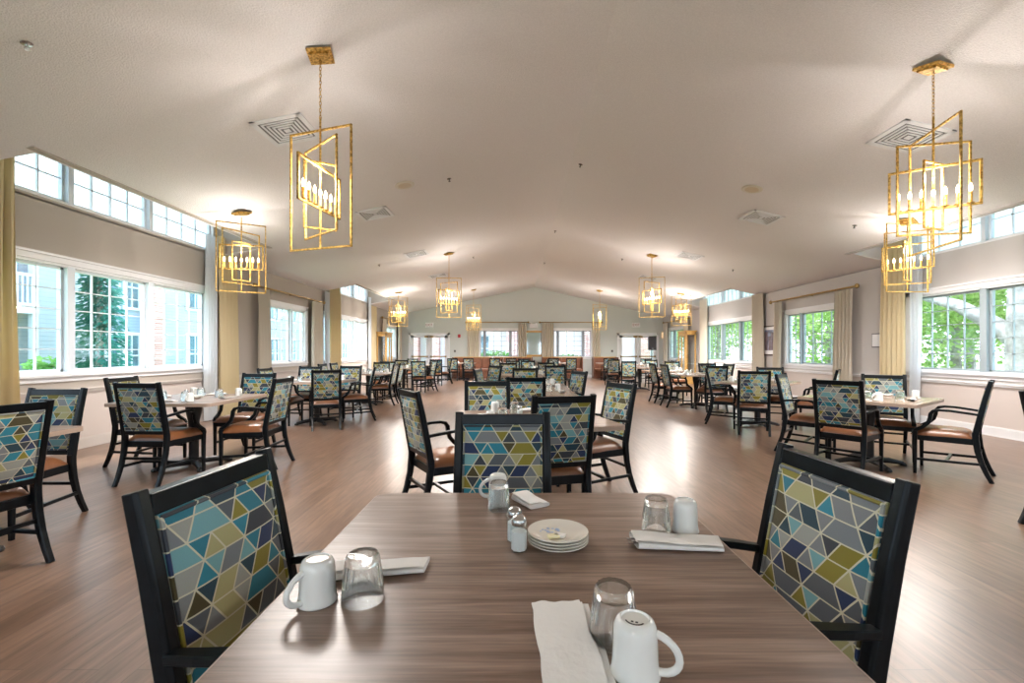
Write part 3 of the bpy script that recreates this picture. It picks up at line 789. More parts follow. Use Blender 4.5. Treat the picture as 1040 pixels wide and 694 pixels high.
CAT = {'mug':'mug','glass':'glass','shaker':'salt shaker','plate':'plate','napkin':'napkin'}
GRP = {'mug':'upturned white mugs','glass':'upturned drinking glasses','shaker':'salt shakers','plate':'stacked side plates','napkin':'rolled paper napkins'}
P_used=set()
def ware(kind,x,y,rz,label,z=ZT,scale=None):
    o = PROTO[kind] if kind not in P_used else copy_tree(PROTO[kind]); P_used.add(kind)
    o.location=(x,y,z+.0004); o.rotation_euler=(0,0,radians(rz))
    if scale: o.scale=scale
    tag(o,label,CAT[kind],GRP[kind]); return o

# foreground table and what stands on it
table(.03,1.128,0,'n','large walnut laminate table filling the foreground, set with white mugs')
ware('mug',-.408,.935,238,'upturned white mug at the left of the foreground table, handle towards camera')
ware('glass',-.318,.945,10,'upturned glass beside the left mug on the foreground table')
ware('napkin',-.315,1.062,12,'white napkin roll behind the left glass on the foreground table')
ware('mug',-.062,1.575,185,'upturned white mug at the far edge of the foreground table behind a glass',scale=(.92,.92,1))
ware('glass',-.055,1.485,0,'upturned glass in front of the far mug on the foreground table',scale=(.84,.84,.95))
ware('napkin',.045,1.54,-55,'short napkin roll near the far edge of the foreground table beside the salt shaker',scale=(.55,1.15,1.1))
ware('shaker',.008,1.175,0,'glass salt shaker full of salt beside the plate stack on the foreground table',scale=(1.2,1.2,1.03))
o=ware('shaker',-.004,1.235,20,'second glass shaker half hidden behind the salt shaker on the foreground table')
for k,nm in enumerate(('bottom','second from bottom','third from bottom','top')):
    p_=ware('plate',.112,1.215,0,'cream side plate, %s of the stack on the foreground table'%nm,z=ZT+.0075*k)
    if k==3:
        BLU=plain('blue_flower_print',(.28,.40,.62),.3)
        f=MB()
        for q in range(16):
            a=random.random()*6.28; rr=.008+.018*random.random(); cx,cy=-.012+rr*1.5*cos(a),.018+rr*.8*sin(a)
            f.lathe([(.0045,.0057),(.0042,.0061),(0.0,.0062)],6,(cx,cy,0),cap=False)
        f.build('flower_print',BLU,p_)
for k,(x,y,a) in enumerate(((.098,1.187,15),(.115,1.193,-25))):
    o=MB(); o.rbox((0,0,.004),(.030,.020,.007),0); b=o.build('butter_pat',plain('pale_butter_wrap',(.80,.74,.48) if k==0 else (.82,.80,.76),.4),loc=(x,y,ZT+.0225+.0062),rz=radians(a),bevel=.002)
    tag(b,('yellow' if k==0 else 'white')+' wrapped butter pat lying on the top plate of the foreground stack','butter')
ware('glass',.402,1.305,0,'upturned glass at the right of the foreground table beside a mug',scale=(.93,.93,1))
ware('mug',.484,1.30,95,'upturned white mug at the right end of the foreground table, handle hidden',scale=(.95,.95,1.02))
ware('napkin',.428,1.208,-3,'long white napkin roll in front of the right mug on the foreground table',scale=(1.08,1.35,1))
ware('glass',.175,.815,5,'upturned glass behind the mug at the bottom of the picture')
m4=ware('mug',.190,.725,-22,'upturned white mug with black maker mark at the bottom of the picture')
lg=MB(); 
for k in range(9):
    t=radians(215+110*k/8); lg.rbox((.0155*cos(t),.0155*sin(t),.0878),(.0034,.0022,.0006),t+pi/2)
for x in (-.0035,.0035): lg.rbox((x,-.008,.0878),(.004,.003,.0006),0)
lg.build('maker_mark',BLACK,m4)
fn=make_flat_napkin(); fn.location=(.092,.765,ZT+.0005); fn.rotation_euler=(0,0,radians(3)); tag(fn,'flat folded white napkin lying near the bottom edge of the foreground table','napkin')

def setting(tx,ty,rot,desc,sides='nfrl',plates=True,seed=0):
    rnd=random.Random(seed); a0=radians(rot)
    nm={'n':'near side','f':'far side','r':'right side','l':'left side'}
    ang={'n':-90,'f':90,'r':0,'l':180}
    for s_ in sides:
        t=a0+radians(ang[s_]); rx,ry=cos(t),sin(t); sx_,sy_=-ry,rx
        j=lambda: rnd.uniform(-.025,.025)
        def at(o_,l_): return (tx+rx*o_+sx_*l_+j(), ty+ry*o_+sy_*l_+j())
        x,y=at(.36,.22); ware('mug',x,y,rnd.uniform(0,360),'upturned white mug at the %s of %s'%(nm[s_],desc))
        x,y=at(.25,.10); ware('glass',x,y,0,'upturned glass at the %s of %s'%(nm[s_],desc))
        x,y=at(.38,-.03); ware('napkin',x,y,math.degrees(t)+90+rnd.uniform(-12,12),'napkin roll at the %s of %s'%(nm[s_],desc))
    if plates:
        for k in range(3): ware('plate',tx+.02,ty-.03,0,'cream plate, %s of the stack on %s'%(('bottom','middle','top')[k],desc),z=ZT+.0075*k)
        ware('shaker',tx-.10,ty+.02,0,'salt shaker in the middle of %s'%desc)

TABLES=[ # x,y,rot,kind,desc,sides
 (-3.50,2.62,0,'n','the table cut off at the left edge',''),
 (-3.54,5.00,0,'n','the left table under the big left window','nfrl'),
 (-3.50,8.00,0,'n','the second left table by the second left window','nfrl'),
 (-3.50,10.85,0,'n','the third left table beyond the second left window','nfr'),
 (-3.60,14.55,0,'n','the fourth left table near the left china cabinet','nr'),
 (-3.40,17.6,0,'n','the last left table near the left end-wall doors','n'),
 (.13,3.54,14,'n','the second centre table behind the foreground one','nfl'),
 (.20,5.78,0,'l','the third centre table','rl'),
 (.22,6.86,0,'l','the fourth centre table joined behind the third','rf'),
 (.18,10.1,0,'l','the fifth centre table halfway down the room','nr'),
 (.3,13.3,0,'l','the sixth centre table','nr'),
 (.3,16.6,0,'l','the last centre table before the booths','n'),
 (3.94,5.08,36,'l','the right table turned corner-on by the big right window','nfrl'),
 (4.10,7.72,45,'l','the second right table turned corner-on','nfrl'),
 (4.10,10.35,10,'l','the third right table by the right china cabinet','nfl'),
 (4.00,12.1,0,'l','the fourth right table in front of the right china cabinet','nr'),
 (4.05,14.9,0,'n','the fifth right table near the speaker','nr'),
 (4.6,17.9,0,'n','the last right table near the right end-wall doors','n'),
]
SHORT=['','the left table under the big window','the second left window table','the third left table','the fourth left table','the last left table','the second centre table',
 'the third centre table','the fourth centre table','the fifth centre table','the sixth centre table','the last centre table','the nearest right table','the second right table','the third right table','the fourth right table','the fifth right table','the last right table']
for k,(x,y,r_,kd,desc,sd) in enumerate(TABLES):
    if k: pass
    table(x,y,r_,kd,('walnut' if kd=='n' else 'pale oak')+' top table: '+desc)
    if sd: setting(x,y,r_,SHORT[k],sd,plates=(k in (1,2,6,12,13,14)),seed=k)
ware('mug',-3.1,2.9,20,'upturned white mug on the table cut off at the left edge')

# chairs ------------------------------------------------------------
chair(-.745,1.135,95,'large at lower left facing right at the foreground table')
chair(.84,1.215,-94,'large at lower right facing left at the foreground table')
ac=chair(-.062,2.14,180,'behind the far edge of the foreground table facing the camera')
for c_ in [c_ for c_ in ac.children if c_.name.startswith('arm')]: bpy.data.objects.remove(c_)
T1='at the second centre table'
chair(.317,3.02,-14,'seen from behind '+T1)
chair(-.80,3.44,58,'at the left of the second centre table, bluish in the light')
chair(.965,4.22,-112,'at the right of the second centre table facing left')
chair(-.28,4.46,174,'left of two behind the second centre table, facing the camera')
chair(.115,5.15,0,'right of two behind the second centre table, seen from behind')
chair(.93,6.75,-112,'right side of the third centre table')
chair(-.62,7.5,100,'left side of the fourth centre table facing right')
chair(.16,8.05,180,'far side of the fourth centre table facing the camera')
chair(-.43,9.4,-128,'left near corner of the fifth centre table, pale in window light')
chair(.83,9.6,178,'right of the fifth centre table facing the camera')
chair(-.20,11.7,180,'far side of the fifth centre table')
chair(.80,12.1,180,'near right of the sixth centre table facing the camera')
chair(.38,14.4,180,'far side of the sixth centre table')
chair(-.1,14.5,180,'far left side of the sixth centre table')
chair(-.5,16.6,90,'left side of the last centre table')
chair(.3,17.9,180,'far side of the last centre table')
chair(1.15,16.7,-90,'right side of the last centre table')
# left
chair(-2.84,2.52,-80,'largest at the left edge, facing left to the cut-off table')
chair(-3.60,3.56,180,'facing the camera behind the cut-off left table')
chair(-3.52,4.24,2,'seen from behind at the near side of the left table under the big window')
chair(-4.45,5.15,88,'by the wall under the big left window facing right')
chair(-2.58,5.03,-92,'right side of the left table under the big window, facing left')
chair(-3.42,6.05,180,'far side of the left table under the big window, facing the camera')
chair(-4.35,7.9,90,'left side of the second left table by the wall')
chair(-4.0,8.85,180,'far left side of the second left table')
chair(-3.02,7.25,-24,'seen from behind at the near side of the second left table')
chair(-3.32,9.15,180,'far right side of the second left table')
chair(-2.64,8.45,-108,'right side of the second left table facing left, pale blue in the light')
chair(-4.5,10.6,90,'left side of the third left table by the wall')
chair(-4.6,11.5,90,'far left of the third left table by the wall')
chair(-2.85,10.75,-92,'nearer of two at the right side of the third left table')
chair(-2.86,11.35,-92,'farther of two at the right side of the third left table')
chair(-3.66,12.4,180,'far side of the third left table')
chair(-3.75,13.3,180,'between the third and fourth left tables facing the camera')
chair(-2.98,13.9,-4,'seen from behind at the near side of the fourth left table')
chair(-2.58,14.5,-118,'right side of the fourth left table, pale in the light')
chair(-3.9,15.5,180,'far side of the fourth left table')
chair(-2.9,16.5,-12,'seen from behind at the near side of the last left table')
chair(-4.2,18.5,180,'far side of the last left table')
chair(-2.50,17.7,-95,'right side of the last left table')
# right
chair(3.28,4.64,52,'seen from behind at the left of the corner-on right table by the big window')
chair(4.66,4.48,-42,'right of the corner-on right table, side view facing left')
chair(4.62,5.72,-145,'far side of the corner-on right table facing the camera')
chair(3.44,5.88,134,'left far side of the corner-on right table, side view facing right')
chair(3.70,3.12,96,'cut off by the right edge of the picture')
chair(3.56,6.80,22,'seen from behind at the second right table')
chair(4.68,8.38,-158,'far side of the second right table below the framed print')
chair(3.38,8.05,112,'side view facing right at the left of the second right table')
chair(5.05,7.15,-50,'right of the second right table by the wall')
chair(4.13,9.35,2,'seen from behind at the near side of the third right table')
chair(4.95,10.6,-95,'right side of the third right table by the wall')
chair(3.38,10.35,88,'nearer of two facing right at the left of the third right table')
chair(3.38,11.25,88,'farther of two facing right at the left of the fourth right table')
chair(4.75,11.3,178,'far side of the third right table')
chair(4.60,13.4,180,'far side of the fourth right table by the right china cabinet')
chair(3.40,13.7,6,'seen from behind at the near side of the fifth right table')
chair(3.52,16.4,4,'seen from behind between the fifth right table and the booths')
chair(4.75,16.0,180,'far side of the fifth right table facing the camera')
chair(5.05,14.6,-90,'right side of the fifth right table')
chair(4.0,18.0,90,'left side of the last right table')
chair(5.4,18.9,-170,'far side of the last right table')
# rows before the booths
for x,l in ((-2.70,'leftmost of the row in front of the left booth'),(-2.02,'second in front of the left booth'),(-.9,'left of the pair in front of the middle booth'),(-.2,'right of the pair in front of the middle booth'),
            (2.36,'in front of the booth under the right end-wall window'),(1.6,'left of the one in front of the right window booth'),(3.95,'in front of the rightmost booth')):
    chair(x,19.35,0,l)

# booths and their tables
def booth(x0,x1,label):
    r=empty('booth_bench',((x0+x1)/2,21.45,0)); w=(x1-x0)/2
    MB().bb(-w+.03,w-.03,-.30,.20,.30,.46).build('seat',BOOTHL,r,bevel=.03)
    MB().bb(-w+.03,w-.03,-.27,.22,0,.30).build('base',BOOTHL,r)
    n_=max(2,int(round(2*w/.5)))
    for k in range(n_):
        a=-w+.03+(2*w-.06)*k/n_; b=-w+.03+(2*w-.06)*(k+1)/n_
        MB().bb(a+.005,b-.005,.14,.26,.46,.97).build('back_cushion',BOOTHL,r,bevel=.02)
    MB().bb(-w,w,.12,.30,.96,1.0).build('top_cap',OAK,r,bevel=.006)
    for s_ in (-1,1): MB().bb(s_*w-.02,s_*w+.02,-.32,.30,0,.98).build('end_panel',BOOTHL,r,bevel=.008)
    tag(r,label,'booth','rust brown booths along the end wall')
booth(-2.95,-1.15,'rust brown booth bench below the left end-wall window')
booth(-1.05,.75,'rust brown booth bench below the mirror')
booth(1.25,3.1,'rust brown booth bench below the right end-wall window')
booth(3.65,4.75,'short rust brown booth bench left of the right doors')
for x,l in ((-2.35,'left booth'),(-.5,'middle booth'),(2.1,'right window booth'),(4.15,'rightmost booth')):
    table(x,20.25,0,'n','small square table standing between chairs and the %s'%l)
    ware('mug',x-.2,20.0,30,'white mug on the table of the %s'%l); ware('napkin',x+.1,20.0,5,'napkin on the table of the %s'%l)

# ------------------------------------------------------------------ chandeliers
def make_chandelier():
    r=empty('pendant_chandelier')           # origin at the ceiling, z down
    b=.0075
    def frame(w,z0,z1,ang,name='frame',bb=b):
        m=MB(); ca,sa=cos(ang),sin(ang)
        m.rbox((0,0,z0),(w,2*bb,2*bb),ang); m.rbox((0,0,z1),(w,2*bb,2*bb),ang)
        for s_ in (-1,1): m.rbox((s_*(w/2-bb)*ca,s_*(w/2-bb)*sa,(z0+z1)/2),(2*bb,2*bb,abs(z1-z0)+2*bb),ang)
        return m.build(name,GOLD,r)
    return r,frame
def chandelier(x,y,rot,label,zb=2.15,detail=True):
    zt=zc(x); r,frame=make_chandelier()
    sl=.2 if x<.9 else -.229
    H=zt
    r.location=(x,y,zt-.012); c=MB(); c.rbox((0,0,-.012),(.20,.20,.022),0); c.rbox((0,0,-.03),(.15,.15,.02),0)
    co=c.build('canopy',GOLD,r);     co.rotation_euler=(0,-atan2(sl,1),radians(rot[0]+30))
    Z=lambda z: z-zt+.012
    # chain
    ztop=3.26 if zt>3.5 else zt-.10; ch=MB(); z=zt-.045; k=0
    while z>ztop-.0 and zt>3.5:
        pts=[]
        for q in range(10):
            t=2*pi*q/10; u=.009*cos(t); v=.019*sin(t)
            pts.append((u if k%2 else 0, 0 if k%2 else u, Z(z)+v-.0))
        ch.tube(pts,.0028,5,closed=True); z-=.030; k+=1
    if k: ch.build('chain',GOLD,r,True)
    MB().lathe([(.009,Z(min(ztop+.02,zt-.03))),(.009,Z(zb))],8).build('stem',GOLD,r)
    zm=zb+.5
    frame(.65,Z(zb),Z(zb+1.02),radians(rot[0]))
    frame(.56,Z(zb+.12),Z(zb+.90),radians(rot[2]))
    frame(.27,Z(zb+.17),Z(zb+.74),radians(rot[3]))
    cf=frame(.61,Z(zb+.34),Z(zb+.70),radians(rot[1]),'candle_frame',.009)
    ca,sa=cos(radians(rot[1])),sin(radians(rot[1]))
    for q in range(7):
        u=(q-3)*.078; X,Y=u*ca,u*sa; z0=Z(zb+.34)
        s_=MB(); s_.lathe([(.024,.012),(.026,.016),(.012,.02),(.0115,.11)],12,(X,Y,z0)); so=s_.build('candle_sleeve',GOLD,r,True)
        bm_=MB(); bm_.lathe([(.006,.108),(.011,.122),(.0135,.138),(.011,.156),(.005,.172),(.001,.182)],10,(X,Y,z0),cap=False); bm_.build('bulb',FLAMEB,so,True)
    tag(r,label,'chandelier','gold geometric chandeliers')
    ls=bpy.data.lights.new('chandelier_fill_spot','SPOT'); ls.energy=PWR*5.0*(1.7 if y>9 else 1); ls.color=(1,.955,.92); ls.spot_size=radians(172); ls.spot_blend=1; ls.shadow_soft_size=.5  # added spot for extra light downwards, no part of the real fixture
    l2=bpy.data.objects.new('chandelier_fill_spot',ls); COL.objects.link(l2); l2.location=(x,y,zb+.50)
    li=bpy.data.lights.new('chandelier_light','POINT'); li.energy=PWR*.60*(1.5 if y>9 else 1); li.color=(1,.93,.87); li.shadow_soft_size=.05
    lo=bpy.data.objects.new('chandelier_light',li); COL.objects.link(lo); lo.location=(x,y,zb+.62)
    lo.parent=None
    return r
PWR=39
CHN=[((-1.69,3.93),(-18,80,-40,30),'large gold geometric chandelier hanging near the camera on the left'),
 ((3.606,3.93),(-102,-33,-11,20),'large gold geometric chandelier hanging near the camera on the right'),
 ((-4.11,6.81),(29,11,61,55),'gold chandelier close to the big left window'),
 ((5.85,6.80),(2,-50,-25,30),'gold chandelier in front of the gold curtain at the big right window'),
 ((-1.745,11.85),(5,35,-30,60),'gold chandelier midway down the left of the ridge'),
 ((3.515,11.77),(-20,-55,30,60),'gold chandelier midway down the right of the ridge'),
 ((-4.14,16.0),(12,5,50,70),'gold chandelier in front of the left china cabinet'),
 ((5.69,15.65),(-15,-40,30,0),'gold chandelier in front of the right china cabinet'),
 ((-1.75,18.8),(-15,0,45,70),'farthest gold chandelier left, by the left end-wall window'),
 ((3.445,18.7),(20,70,-30,60),'farthest gold chandelier right, by the right end-wall window')]
for (x,y),a,l in CHN: chandelier(x,y,a,l)
for (x,y),a,l in (((-1.7,-3.4),(30,80,0,50),'added gold chandelier, unseen behind the viewpoint on the left'),((3.6,-3.4),(-20,30,60,0),'added gold chandelier, unseen behind the viewpoint on the right')): chandelier(x,y,a,l)  # unseen pair added to light the near end of the room

# ------------------------------------------------------------------ ceiling fittings
def on_ceiling(o,x):
    sl=.2 if x<.9 else -.229
    o.rotation_euler=(0,-atan2(sl,1),0)
def vent(px,py,label,size=.54):
    x,y=ceil_pt(px,py); r=empty('ceiling_vent',(x,y,zc(x)-.002)); on_ceiling(r,x)
    f=MB(); h=size/2
    for a,b,c,d in ((-h,h,-h,-h+.05),(-h,h,h-.05,h),(-h,-h+.05,-h,h),(h-.05,h,-h,h)): f.bb(a,b,c,d,-.014,0)
    f.build('vent_frame',TRIMM,r)
    MB().bb(-h+.05,h-.05,-h+.05,h-.05,-.003,-.001).build('vent_throat',GRILL,r)
    s_=MB(); q=h-.075
    while q>.04:
        for a,b,c,d in ((-q,q,-q,-q+.018),(-q,q,q-.018,q),(-q,-q+.018,-q,q),(q-.018,q,-q,q)): s_.bb(a,b,c,d,-.012,-.004)
        q-=.040
    s_.bb(-.03,.03,-.03,.03,-.012,-.004)
    s_.build('louvre',TRIMM,r)
    tag(r,label,'air vent','square ceiling vents')
for p,l in (((292,132),'near left, beside the large chandelier'),((923,139),'near right, behind the large right chandelier'),((381,217),'second along the left slope'),((773,221),'second along the right slope'),
            ((423,258),'third along the left slope'),((700,260),'third along the right slope'),((445,280),'farthest of the left slope'),((658,282),'farthest of the right slope')):
    vent(*p,'white square ceiling air vent, '+l)
for (p,l) in (((411,188),'left of the ridge'),((763.6,192),'right of the ridge')):
    x,y=ceil_pt(*p); r=empty('ceiling_speaker',(x,y,zc(x)-.001)); on_ceiling(r,x)
    MB().lathe([(.15,0),(.15,-.006),(.125,-.016),(.10,-.012)],28).build('bezel',plain('off_white_plastic',(.70,.66,.56),.6),r,True)
    MB().lathe([(.10,-.010),(.10,-.013),(.0,-.015)],28,cap=False).build('grille',SPK,r)
    tag(r,'round yellowed ceiling speaker '+l,'ceiling speaker')
SPR=[((27,44),'near the top left corner of the picture'),((385,269),'far left slope'),((480.7,261),'left of the ridge, far'),((456,181.6),'left slope beside the second vent'),((589.6,167),'nearest on the ridge'),((564,234.6),'middle of the ridge'),
     ((553,267),'farthest on the ridge'),((744.5,274),'right slope above the far right window'),((868,229),'right slope near the right curtain'),((632,263),'right slope near the far chandelier')]
for p,l in SPR:
    x,y=ceil_pt(*p); r=empty('sprinkler_head',(x,y,zc(x)-.001)); on_ceiling(r,x)
    MB().lathe([(.035,0),(.035,-.004),(.022,-.010)],16).build('escutcheon',STEEL,r,True)
    m_=MB(); m_.lathe([(.008,-.008),(.008,-.03)],8); m_.lathe([(.018,-.042),(.018,-.045)],10)
    for s_ in (-1,1): m_.tube([(s_*.008,0,-.028),(s_*.014,0,-.036),(0,0,-.043)],.002,5)
    m_.build('nozzle',STEEL if p[0]<100 else BLACK,r)
    tag(r,'small fire sprinkler head, '+l,'sprinkler','ceiling sprinkler heads')

# ------------------------------------------------------------------ wall things, cabinets, speaker
r=empty('framed_print',(XR,12.68,1.56))
MB().bb(-.03,0,-.40,.40,-.42,.42).build('picture_frame',plain('dark_frame_wood',(.06,.035,.02),.35),r,bevel=.005)
MB().bb(-.034,-.029,-.36,.36,-.38,.38).build('mat_board',TRIMM,r)
pr=MB().bb(-.037,-.033,-.24,.24,-.27,.30).build('print_sheet',plain('blue_street_print',(.22,.26,.38),.5,noise=.7,nscale=6),r)
q=MB(); q.bb(-.039,-.036,-.24,-.10,-.27,.22); q.bb(-.039,-.036,-.08,.04,-.27,.12); q.bb(-.039,-.036,.08,.24,-.27,.25); q.build('printed_houses',plain('brownish_print_ink',(.16,.12,.14),.5,noise=.5,nscale=12),pr)
tag(r,'dark framed print of blue street buildings on the right wall','picture')
r=empty('wall_plaque',(XR,8.9,1.475)); MB().bb(-.02,0,-.16,.16,-.14,.14).build('plaque_frame',plain('charcoal_frame',(.05,.05,.05),.4),r,bevel=.02)
MB().bb(-.024,-.018,-.14,.14,-.12,.12).build('plaque_panel',TRIMM,r)
tag(r,'small white wall panel with dark border left of the gold right curtain','wall panel')
r=empty('wall_lantern',(XR,21.65,2.03))
MB().bb(-.02,0,-.06,.06,-.1,.1).build('back_plate',BRASS,r)
m_=MB(); m_.bb(-.16,-.02,-.09,.09,.15,.17); m_.bb(-.16,-.02,-.09,.09,-.17,-.15)
for a in (-.09,.08):
    for b_ in (-.16,-.03): m_.bb(b_,b_+.01,a,a+.01,-.16,.16)
m_.build('lantern_cage',BRASS,r); MB().bb(-.14,-.04,-.07,.07,-.14,.14).build('shade',plain('amber_shade',(.75,.58,.38),.6,emit=(1,.7,.4),es=.4),r)
tag(r,'small square brass wall lantern in the far right corner','wall lamp')
def cabinet(x0,x1,y0,y1,h,label,wood):
    r=empty('china_cabinet',((x0+x1)/2,(y0+y1)/2,0)); a,b=(x1-x0)/2,(y1-y0)/2
    m_=MB(); p=.05
    for sx in (-1,1):
        for sy in (-1,1): m_.bb(sx*a,sx*(a-p),sy*b,sy*(b-p),0,h)
    m_.bb(-a,a,-b,b,0,.28); m_.bb(-a,a,-b,b,h-.12,h)
    m_.build('cabinet_frame',wood,r,bevel=.004)
    MB().bb(-a-.03,a+.03,-b-.03,b+.03,h,h+.05).build('cornice',wood,r,bevel=.01)
    for z in (.75,1.15,1.55): MB().bb(-a+.03,a-.03,-b+.03,b-.03,z,z+.015).build('shelf',GLASSP,r)
    for s_ in (-1,1):
        d_=MB(); ya,yb_=(-b+.05,-.01) if s_<0 else (.01,b-.05); X=-a if x0>0 else a
        for c in ((ya,ya+.04,.30,h-.13),(yb_-.04,yb_,.30,h-.13),(ya,yb_,.30,.34),(ya,yb_,h-.17,h-.13)): d_.bb(X-.012,X+.012,c[0],c[1],c[2],c[3])
        dd=d_.build('door',wood,r); MB().bb(X-.003,X+.003,ya+.04,yb_-.04,.34,h-.17).build('glass_front',GLASSP,dd)
    for s_ in (-1,1): MB().bb(-a+.05,a-.05,s_*(b-.02)-.003,s_*(b-.02)+.003,.28,h-.12).build('glass_side',GLASSP,r)
    tag(r,label,'china cabinet')
cabinet(-5.50,-5.12,17.95,18.85,1.98,'tall honey oak glass china cabinet against the left wall',OAK)
cabinet(6.55,6.95,17.55,18.38,2.02,'tall golden oak glass china cabinet against the right wall',OAK)
for k,(x,y,z) in enumerate(((6.75,17.8,1.165),(6.75,18.1,1.165),(6.75,17.95,.765))):
    ware('plate',x,y,0,'white dish on a %s shelf of the right china cabinet, %s'%('middle' if k<2 else 'lower',('nearer','farther','alone')[k]),z=z)
r=empty('speaker_stand',(5.82,19.5,0))
MB().tube([(0,0,.1),(0,0,1.31)],.018,10).build('pole',BLACK,r)
for q in range(3):
    a=radians(90+120*q); MB().tube([(0,0,.45),(.38*cos(a),.38*sin(a),.012)],.012,8).build('leg',BLACK,r)
tag(r,'black tripod stand holding the loudspeaker before the right doors','speaker stand')
r=empty('loudspeaker',(5.82,19.5,1.31))
MB().hexa([(-.17,-.14,0),(.17,-.14,0),(.12,.16,0),(-.12,.16,0),(-.17,-.14,.60),(.17,-.14,.60),(.12,.16,.60),(-.12,.16,.60)]).build('cabinet_shell',BLACK,r,bevel=.015)
MB().bb(-.15,.15,-.152,-.141,.03,.57).build('grille',plain('speaker_grille',(.03,.03,.035),.7),r)
MB().bb(-.03,.03,-.156,-.151,.06,.075).build('badge',STEEL,r)
tag(r,'black loudspeaker on a tripod stand before the right end-wall doors','loudspeaker')

# ------------------------------------------------------------------ outside
struct(MB().bb(-60,XL-T-.01,-30,80,-.35,-.25).build('ground_left',GRASS)); struct(MB().bb(XR+T+.01,70,-30,80,-.35,-.25).build('ground_right',GRASS))
struct(MB().bb(XL-T,XR+T,YF+T+.01,80,-.35,-.25).build('ground_far',PATHM))
struct(MB().prism([(9.5,4),(15,4),(24,16),(34,40),(28,40),(18,20),(11,10)],-.25,-.235).build('footpath',PATHM))
def ap_window(r,X,y,z,w=.9,h=1.4,s_=1,face='x'):
    f=MB(); g=MB()
    if face=='x':
        for a,b,c,d in ((y-w/2-.1,y-w/2,z-.1,z+h+.1),(y+w/2,y+w/2+.1,z-.1,z+h+.1),(y-w/2,y+w/2,z-.1,z),(y-w/2,y+w/2,z+h,z+h+.1),(y-w/2,y+w/2,z+h/2-.03,z+h/2+.03),(y-.02,y+.02,z,z+h)): f.bb(X,X+s_*.06,a,b,c,d)
        g.bb(X-.01,X+s_*.02,y-w/2,y+w/2,z,z+h)
    else:
        for a,b,c,d in ((y-w/2-.1,y-w/2,z-.1,z+h+.1),(y+w/2,y+w/2+.1,z-.1,z+h+.1),(y-w/2,y+w/2,z-.1,z),(y-w/2,y+w/2,z+h,z+h+.1),(y-w/2,y+w/2,z+h/2-.03,z+h/2+.03),(y-.02,y+.02,z,z+h)): f.bb(a,b,X,X-.06,c,d)
        g.bb(y-w/2,y+w/2,X+.01,X-.02,z,z+h)
    fo=f.build('window_frame',OUTW,r); g.build('pane',OUTG,fo)
# left: apartment block
r=empty('apartment_building',(0,0,-.25))
def off(mb): mb.v=[(p[0],p[1],p[2]+.25) for p in mb.v]; return mb
X0=-14
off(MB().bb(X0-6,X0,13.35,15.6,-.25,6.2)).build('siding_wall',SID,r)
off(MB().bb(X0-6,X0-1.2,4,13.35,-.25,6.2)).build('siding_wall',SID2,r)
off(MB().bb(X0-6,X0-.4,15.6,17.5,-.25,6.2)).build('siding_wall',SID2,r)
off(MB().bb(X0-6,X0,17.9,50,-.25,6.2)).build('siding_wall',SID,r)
off(MB().bb(X0-6,X0+.15,17.45,17.95,-.25,6.4)).build('brick_pier',BRICK,r)
off(MB().bb(X0-1.2,X0+.02,4,13.35,2.35,2.65)).build('porch_deck',OUTW,r)
rl=MB()
for k in range(70): rl.bb(X0-.04,X0,4.05+k*.132,4.10+k*.132,2.65,3.45)
rl.bb(X0-.05,X0+.02,4,13.35,3.42,3.5); off(rl).build('railing',OUTW,r)
for y in (7.5,10.4,12.6,13.2): off(MB().bb(X0-.16,X0,y,y+.16,-.25,6.2)).build('porch_post',OUTW,r)
e_=MB(); 
for (y,z,w,h) in ((12.3,.2,1.0,1.9),(10.9,.2,1.2,1.9),(12.2,3.0,1.0,1.6),(10.6,3.0,1.2,1.6)): ap_window(r,X0-1.2,y,z+.25,w,h)
for (y,z) in ((16.1,.35),(17.0,.35),(16.1,2.9),(17.0,2.9)): ap_window(r,X0-.4,y,z+.25,.6,1.5)
for y in (19.8,23,26.2,28.4,31,34,37,39.2,42): 
    for z in (.35,3.1): ap_window(r,X0,y,z+.25,.9,1.6)
off(MB().bb(X0-6.3,X0+.5,3.6,50.5,6.2,6.5)).build('eaves',OUTW,r)
tag(r,'white and pale blue sided apartment building outside the left windows','building')
# end building seen through the end wall
SIDB=siding('bright_white_siding',(.80,.82,.84),(.52,.55,.60))
r=empty('brick_building',(0,30,-.25))
MB().bb(-9.5,10.2,0,4,0,7).build('siding_wall',SIDB,r)
for x in (-6.9,-5.6,-.6,4.4,7.8,9.3): MB().bb(x,x+.7,-1.2,-.5,0,5).build('brick_pier',BRICK,r)
MB().bb(-9.5,10.2,-1.3,0,3.4,3.9).build('porch_beam',OUTW,r)
for x in (-4,-2.3,6.3): ap_window(r,0,x,.9,1.0,1.6,face='y')
tag(r,'white building with red brick piers beyond the end wall','building')
def leaves(mb,cx,cy,cz,rx,ry,rz_,n,size,rnd):
    for _ in range(n):
        while True:
            a,b,c=rnd.uniform(-1,1),rnd.uniform(-1,1),rnd.uniform(-1,1)
            d=a*a+b*b+c*c
            if .25<d<1: break
        p=(cx+a*rx,cy+b*ry,cz+c*rz_); s_=size*rnd.uniform(.6,1.3)
        t=rnd.uniform(0,6.28); u=(cos(t)*s_,sin(t)*s_,rnd.uniform(-.5,.5)*s_); t2=t+1.57+rnd.uniform(-.4,.4)
        w=(cos(t2)*s_*.6,sin(t2)*s_*.6,rnd.uniform(-.9,.9)*s_)
        mb.add([(p[0]-u[0],p[1]-u[1],p[2]-u[2]),(p[0]+w[0],p[1]+w[1],p[2]+w[2]),(p[0]+u[0],p[1]+u[1],p[2]+u[2]),(p[0]-w[0],p[1]-w[1],p[2]-w[2])],[(0,1,2,3)])
